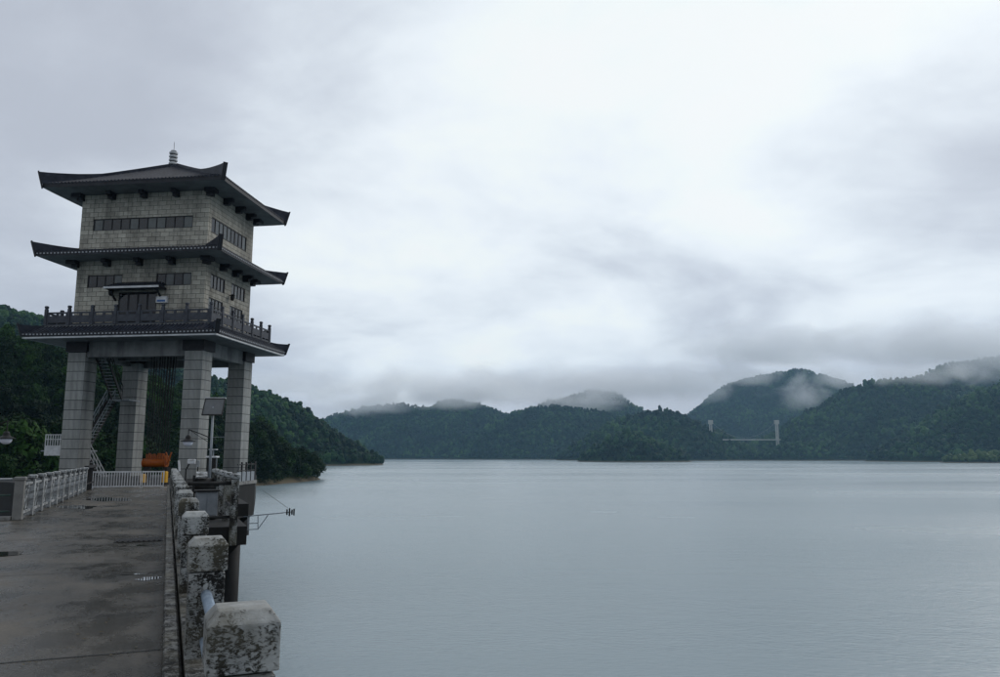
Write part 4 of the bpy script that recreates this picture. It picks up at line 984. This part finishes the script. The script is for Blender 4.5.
# ------------------------------------------------------------------ side platform with its own railing and control gear
sp_o = empty('side_platform', qr(0.63, 19.3, GROUND), RZ, 'narrow dark service platform attached to the right side of the bridge', 'platform')
MB().box((0.0, 0, -0.42), (1.15, 9.0, -0.005)).build('slab', M['black_conc'], sp_o)
MB().box((0.0, 9.01, -0.42), (2.0, 23.0, -0.005)).build('slab', M['black_conc'], sp_o)
for y in (0.4, 4.5, 8.6, 16.0): MB().add([(0, y, -0.421), (1.05, y, -0.421), (0, y, -1.6), (0, y+0.3, -0.421), (1.05, y+0.3, -0.421), (0, y+0.3, -1.6)], [(0, 1, 2), (3, 5, 4), (0, 3, 4, 1), (1, 4, 5, 2), (0, 2, 5, 3)]).build('bracket', M['black_conc'], sp_o)
spr = empty('side_platform_railing', qr(1.43, 19.3, GROUND), RZ, 'peeling white concrete posts and dark pipes round the service platform', 'railing')
spp = MB().box((-0.085, -0.085, -0.42), (0.085, 0.085, 1.06), 0.01).mesh('post', M['dirty']); spc = MB().box((-0.11, -0.11, 1.062), (0.11, 0.11, 1.20), 0.03).mesh('cap', M['whitestone'])
for k, y in enumerate((0.0, 1.9, 3.8, 5.7, 7.6)):
    p_ = inst('post', spp, spr, (0.04 if k == 0 else 0.0, y, 0)); inst('cap', spc, p_)
    if k:
        for z in (0.96, 0.45): MB().tube((0, y - 1.81, z), (0, y - 0.09, z), 0.03, 8).build('pipe', M['steel'], spr)
for z, r_ in ((0.98, 0.045), (0.22, 0.035)): MB().tube((-0.98, 0, z), (-0.05, 0, z), r_, 10).build('pipe', M['steel'], spr, True)
# hoist control cabinet on the side platform
cb = empty('control_cabinet', qr(0.98, 21.8, GROUND), RZ, 'grey two door control cabinet standing on the service platform', 'cabinet')
MB().box((-0.26, -0.2, 0.02), (0.26, 0.2, 0.70), 0.015).build('body', M['greysteel'], cb)
for x in (-0.125, 0.125): MB().box((x - 0.11, -0.215, 0.12), (x + 0.11, -0.2005, 0.64)).build('door', M['greysteel'], cb)
MB().box((-0.30, -0.26, 0.70), (0.30, 0.24, 0.74)).build('lid', M['steel'], cb)
for x in (-0.2, 0.2): MB().box((x - 0.03, -0.1, -0.0), (x + 0.03, 0.1, 0.02)).build('foot', M['steel'], cb)
hw_ = empty('hand_winch', qr(1.02, 24.6, GROUND), RZ, 'dark hand winch with a pale slanted cover on the service platform', 'winch')
MB().box((-0.3, -0.3, 0), (0.3, 0.3, 0.12)).build('base', M['steel'], hw_)
MB().tube((-0.25, 0, 0.75), (0.25, 0, 0.75), 0.22, 16).build('drum', M['steel'], hw_, True)
for x in (-0.29, 0.29): MB().box((x - 0.03, -0.2, 0.12), (x + 0.03, 0.2, 1.05)).build('side_plate', M['steel'], hw_)
MB().bar((-0.08, -0.22, 1.0), (-0.08, 0.10, 1.14), 0.30, 0.03).build('cover', M['whitestone'], hw_)
MB().path([(0.32, 0, 0.75), (0.5, 0, 0.75), (0.5, 0, 1.0)], 0.025, 8).build('crank', M['steel'], hw_)

# ------------------------------------------------------------------ street lamps with solar panels
def street_lamp(base, rz, s, label, arm, with_panel=True, pole_h=3.65, lamp_z=2.25, arm_z=2.62):
    l = empty('street_lamp', base, rz, label, 'street lamp', 'solar street lamps')
    MB().tube((0, 0, 0), (0, 0, pole_h*s), 0.06*s, 14, 0.045*s).build('pole', M['greysteel'], l, True)
    MB().tube((0, 0, 0), (0, 0, 0.25*s), 0.11*s, 14).build('pole_base', M['steel'], l)
    n = 12; pts = [(arm*s*math.sin(k/n*math.pi/2), 0, (arm_z - 0.32 + 0.40*math.sin(k/n*math.pi/2)**0.8)*s) for k in range(n+1)]
    MB().path(pts, 0.022*s, 6).build('arm', M['steel'], l)
    MB().path([(0, 0, (arm_z - 0.52)*s), (arm*0.5*s, 0, (arm_z - 0.22)*s), (arm*0.95*s, 0, (arm_z + 0.06)*s)], 0.012*s, 6).build('stay', M['steel'], l)
    x = arm*s
    MB().tube((x, 0, (lamp_z + 0.14)*s), (x, 0, (arm_z + 0.08)*s), 0.02*s, 8).build('drop_rod', M['steel'], l)
    sh = MB().lathe((x, 0, lamp_z*s), [(0.30*s, -0.05*s), (0.31*s, -0.03*s), (0.17*s, 0.03*s), (0.12*s, 0.07*s), (0.11*s, 0.16*s), (0.06*s, 0.22*s)], 24).build('lamp_shade', M['steel'], l, False)
    MB().lathe((x, 0, lamp_z*s), [(0.21*s, -0.052*s), (0.20*s, -0.11*s), (0.165*s, -0.18*s), (0.10*s, -0.235*s), (0.03*s, -0.255*s)], 24).build('globe', M['milk'], sh, True)
    MB().tube((0, 0, (arm_z - 0.25)*s), (0.5*s, 0.1, (arm_z - 0.22)*s), 0.012*s, 6).build('bracket', M['greysteel'], l) if arm < 0 else None
    if with_panel:
        z = pole_h*s; ca, sa = math.cos(R(66)), math.sin(R(66))
        def tilt(p): x_, y_, z_ = p; return (x_ + 0.02, y_*ca - z_*sa, z + y_*sa + z_*ca)
        for nm, mt, lo, hi in (('solar_panel', M['solar'], (-0.40, -0.36, 0.0), (0.40, 0.36, 0.02)),):
            mb = MB().box(lo, hi); mb.v = [tilt(v_) for v_ in mb.v]; pan = mb.build(nm, mt, l)
            for lo_, hi_ in (((-0.43, -0.40, -0.02), (0.43, -0.36, 0.04)), ((-0.43, 0.36, -0.02), (0.43, 0.40, 0.04)), ((-0.43, -0.359, -0.02), (-0.40, 0.359, 0.04)), ((0.40, -0.359, -0.02), (0.43, 0.359, 0.04)), ((-0.03, -0.359, -0.04), (0.03, 0.359, -0.001))):
                mb = MB().box(lo_, hi_); mb.v = [tilt(v_) for v_ in mb.v]; mb.build('panel_frame', M['steel'], pan)
            mb = MB().box((0.12, 0.05, -0.06), (0.34, 0.13, -0.001)); mb.v = [tilt(v_) for v_ in mb.v]; mb.build('junction_box', M['steel'], pan)
            MB().bar(tilt((-0.44, 0.42, 0.01)), tilt((0.44, 0.42, 0.01)), 0.05, 0.05).build('panel_edge', M['white'], pan)
    return l
lp = at(211.5, 440, 33); lp.z = GROUND
street_lamp(lp, 0, 1.0, 'street lamp with tilted solar panel and hanging globe in front of the right columns', -0.98)
lp2 = at(-17, 440, 19.0); lp2.z = GROUND
l2_ = street_lamp(lp2, 0, 0.66, 'street lamp with hanging globe at the left edge of the picture', 0.84, False, pole_h=4.3, lamp_z=3.1, arm_z=3.62)

# battery box, floodlight and camera near the lamp
bb = empty('battery_box', at(212, 470, 34.0).xy.to_3d() + Vector((0, 0, GROUND)), 0, 'black electrical box with a white lid on a post right of the lamp pole', 'box')
MB().box((-0.17, -0.15, 0.0), (0.17, 0.15, 1.52), 0.02).build('body', M['steel'], bb)
MB().box((-0.23, -0.2, 1.52), (0.23, 0.2, 1.60), 0.02).build('lid', M['white'], bb)
MB().tube((0.02, 0, 1.6), (0.02, 0, 1.86), 0.025, 8).build('stem', M['greysteel'], bb)
MB().box((-0.15, -0.1, 1.86), (0.17, 0.1, 1.90)).build('top_plate', M['white'], bb)
MB().tube((0.19, -0.05, 0), (0.19, -0.05, 1.5), 0.02, 8).build('conduit', M['greysteel'], bb)
fl = empty('flood_light', at(186, 470, 32.0).xy.to_3d() + Vector((0, 0, GROUND)), 0.2, 'white flood light with a slanted arm beside the parapet', 'flood light')
MB().tube((0, 0, 0), (0, 0, 1.1), 0.03, 8).build('post', M['steel'], fl)
MB().bar((0.0, 0, 1.05), (0.18, 0, 1.45), 0.05, 0.05).build('arm', M['steel'], fl)
MB().box((0.06, -0.16, 1.28), (0.36, -0.02, 1.48), 0.02).build('head', M['white'], fl)
MB().bar((-0.22, -0.1, 1.0), (-0.28, -0.1, 1.42), 0.10, 0.06).build('reflector', M['white'], fl)
sw = empty('switch_box', at(198, 466, 33.5).xy.to_3d() + Vector((0, 0, GROUND)), 0.1, 'small pale switch box on a thin post left of the lamp pole', 'box')
MB().tube((0, 0, 0), (0, 0, 1.15), 0.025, 8).build('post', M['steel'], sw)
MB().box((-0.06, -0.05, 1.15), (0.07, 0.05, 1.42), 0.01).build('case', M['whitestone'], sw)

# drain grate and litter on the road
dg = empty('drain_grate', qr(-0.42, 16.9, GROUND + 0.004), RZ, 'black iron drain grate sunk in the road near the parapet', 'drain')
MB().box((-0.42, -0.34, 0), (0.42, 0.34, 0.006)).build('frame', M['steel'], dg)
for k in range(9): MB().box((-0.38 + k*0.09, -0.30, 0.0065), (-0.34 + k*0.09, 0.30, 0.018)).build('bar', M['steel'], dg)

# ------------------------------------------------------------------ suspension bridge across the arm of the lake
BY_ = 1800.0
sbz = at(740, 439.2, BY_).z
sbr = empty('suspension_bridge', Vector((at(743, 440, BY_).x, BY_, WATER)), 0, 'pale distant suspension bridge with two towers below the misty hill', 'bridge')
o0 = Vector(sbr.location)
xl_, xr_ = at(710.5, 440, BY_).x - o0.x, at(776.5, 440, BY_).x - o0.x
zt_ = at(740, 421.5, BY_).z - WATER; zd = sbz - WATER
for x in (xl_, xr_):
    tw_ = MB().box((x - 3.2, -8, 0), (x - 1.0, -5, zt_)).build('bridge_tower', M['farconc'], sbr)
    MB().box((x + 1.0, -8, 0), (x + 3.2, -5, zt_)).build('leg', M['farconc'], tw_)
    MB().box((x - 0.99, -7.8, zt_ - 8), (x + 0.99, -5.2, zt_ - 2)).build('crossbeam', M['farconc'], tw_)
    MB().box((x - 5.2, -8.6, zt_ - 6), (x + 5.2, -4.4, zt_ + 3)).build('head', M['farconc'], tw_)
    MB().box((x - 0.99, -7.8, zd - 6), (x + 0.99, -5.2, zd + 6)).build('crossbeam', M['farconc'], tw_)
MB().box((xl_ - 4, -10, zd - 2.4), (xr_ - 12, -3, zd)).build('deck', M['farconc'], sbr)
MB().box((xr_ - 11.9, -10, zd - 2.4), (xr_ + 6, -3, zd - 0.1)).build('deck', M['farconc'], sbr)
cbm = MB(); pts = [(xl_ + (xr_ - xl_)*k/20, -6.5, zd + 3 + (zt_ - zd - 2)*((k/10.0 - 1)**2)) for k in range(21)]
cbm.path(pts, 0.14, 6).build('main_cable', M['farconc'], sbr)
hg = MB()
for p in pts[1:-1]: hg.tube(p, (p[0], p[1], zd), 0.05, 5)
hg.build('hangers', M['farconc'], sbr, kind='stuff')

# ------------------------------------------------------------------ haze and low cloud
def volume_box(name, lo, hi, density, color, aniso=0.3):
    m = bpy.data.materials.new(name); m.use_nodes = True; t = m.node_tree; t.nodes.clear()
    out = N(t, 'ShaderNodeOutputMaterial'); pv = N(t, 'ShaderNodeVolumePrincipled'); pv.inputs['Color'].default_value = (*color, 1)
    pv.inputs['Density'].default_value = density; pv.inputs['Anisotropy'].default_value = aniso
    t.links.new(pv.outputs[0], out.inputs['Volume'])
    o = MB().box(lo, hi).build(name, m); o['kind'] = 'stuff'; return o
volume_box('haze', (-3200, -600, WATER - 60), (3200, 4300, 460), 0.000062, (0.42, 0.72, 1.0), 0.4)

def mist_material(name, density, scale, lo, hi, soft='sphere', seed=0.0, zfade=None, warp=1.0):
    m = bpy.data.materials.new(name); m.use_nodes = True; t = m.node_tree; t.nodes.clear(); L = t.links.new
    out = N(t, 'ShaderNodeOutputMaterial'); pv = N(t, 'ShaderNodeVolumePrincipled'); pv.inputs['Color'].default_value = (0.99, 0.995, 1.0, 1); pv.inputs['Anisotropy'].default_value = 0.0
    tc = N(t, 'ShaderNodeTexCoord'); geo = N(t, 'ShaderNodeNewGeometry')
    mp = N(t, 'ShaderNodeMapping'); mp.inputs['Location'].default_value = (seed*311.0, seed*173.0, 0); mp.inputs['Scale'].default_value = (1, 1, 1.5); L(geo.outputs['Position'], mp.inputs[0])
    n = N(t, 'ShaderNodeTexNoise', Scale=1.0/scale, Detail=5.0, Roughness=0.62, Distortion=0.8); L(mp.outputs[0], n.inputs['Vector'])
    if soft == 'sphere':
        ln = N(t, 'ShaderNodeVectorMath', operation='LENGTH'); L(tc.outputs['Object'], ln.inputs[0])
        fall = math_n(t, 'SUBTRACT', 1.0, ln.outputs['Value'])            # 1 in the middle, 0 on the hull
        v = math_n(t, 'ADD', math_n(t, 'MULTIPLY', n.outputs[0], 1.0), math_n(t, 'MULTIPLY', fall, 0.75))
        v = math_n(t, 'SUBTRACT', v, 0.35)
        mr = N(t, 'ShaderNodeMapRange', interpolation_type='SMOOTHSTEP'); mr.inputs[1].default_value = lo; mr.inputs[2].default_value = hi; L(v, mr.inputs[0])
        edge = N(t, 'ShaderNodeMapRange', interpolation_type='SMOOTHSTEP'); edge.inputs[1].default_value = 0.0; edge.inputs[2].default_value = 0.35; L(fall, edge.inputs[0])
        d = math_n(t, 'MULTIPLY', mr.outputs[0], edge.outputs[0])
    else:
        sep = N(t, 'ShaderNodeSeparateXYZ'); L(geo.outputs['Position'], sep.inputs[0])
        zz = math_n(t, 'ADD', sep.outputs[2], math_n(t, 'MULTIPLY', math_n(t, 'SUBTRACT', n.outputs[0], 0.5), 260.0*warp))
        mr = N(t, 'ShaderNodeMapRange', interpolation_type='SMOOTHSTEP'); mr.inputs[1].default_value = lo; mr.inputs[2].default_value = hi; L(zz, mr.inputs[0])
        d = mr.outputs[0]
        sy = N(t, 'ShaderNodeMapRange', interpolation_type='SMOOTHSTEP'); sy.inputs[1].default_value = zfade[0]; sy.inputs[2].default_value = zfade[1]; L(sep.outputs[1], sy.inputs[0])
        d = math_n(t, 'MULTIPLY', d, sy.outputs[0])
    L(math_n(t, 'MULTIPLY', d, density), pv.inputs['Density']); L(pv.outputs[0], out.inputs['Volume'])
    return m
# drifting mist banks: pixel, distance, half sizes in metres
unit_v, unit_f = ico(3)
def mist(px, py, Y, sx, sy, sz, dens, seed):
    mb = MB(); mb.add(unit_v.tolist(), unit_f)
    o = mb.build('mist', mist_material('mist', dens, min(sx, sz*2)*0.9, 0.42, 0.80, 'sphere', seed)); o['kind'] = 'stuff'
    o.location = at(px, py, Y); o.scale = (sx, sy, sz)
    return o
mist(420, 386, 2450, 900, 220, 105, 0.0110, 0.4)
mist(368, 403, 2450, 280, 150, 68, 0.011, 1.1)
mist(455, 397, 2480, 320, 150, 68, 0.011, 2.3)
mist(535, 398, 2300, 260, 110, 50, 0.007, 1.7)
mist(600, 384, 2700, 820, 220, 130, 0.0125, 3.7)
mist(575, 404, 2620, 360, 110, 62, 0.011, 9.3)
mist(770, 346, 2880, 760, 200, 155, 0.0105, 4.2)
mist(740, 376, 2880, 260, 100, 66, 0.011, 7.2)
mist(802, 396, 2780, 165, 90, 120, 0.014, 5.9)
mist(835, 378, 2800, 170, 80, 90, 0.012, 8.8)
mist(955, 346, 2250, 780, 200, 140, 0.0115, 6.4)
mist(930, 376, 1880, 270, 90, 52, 0.009, 2.9)
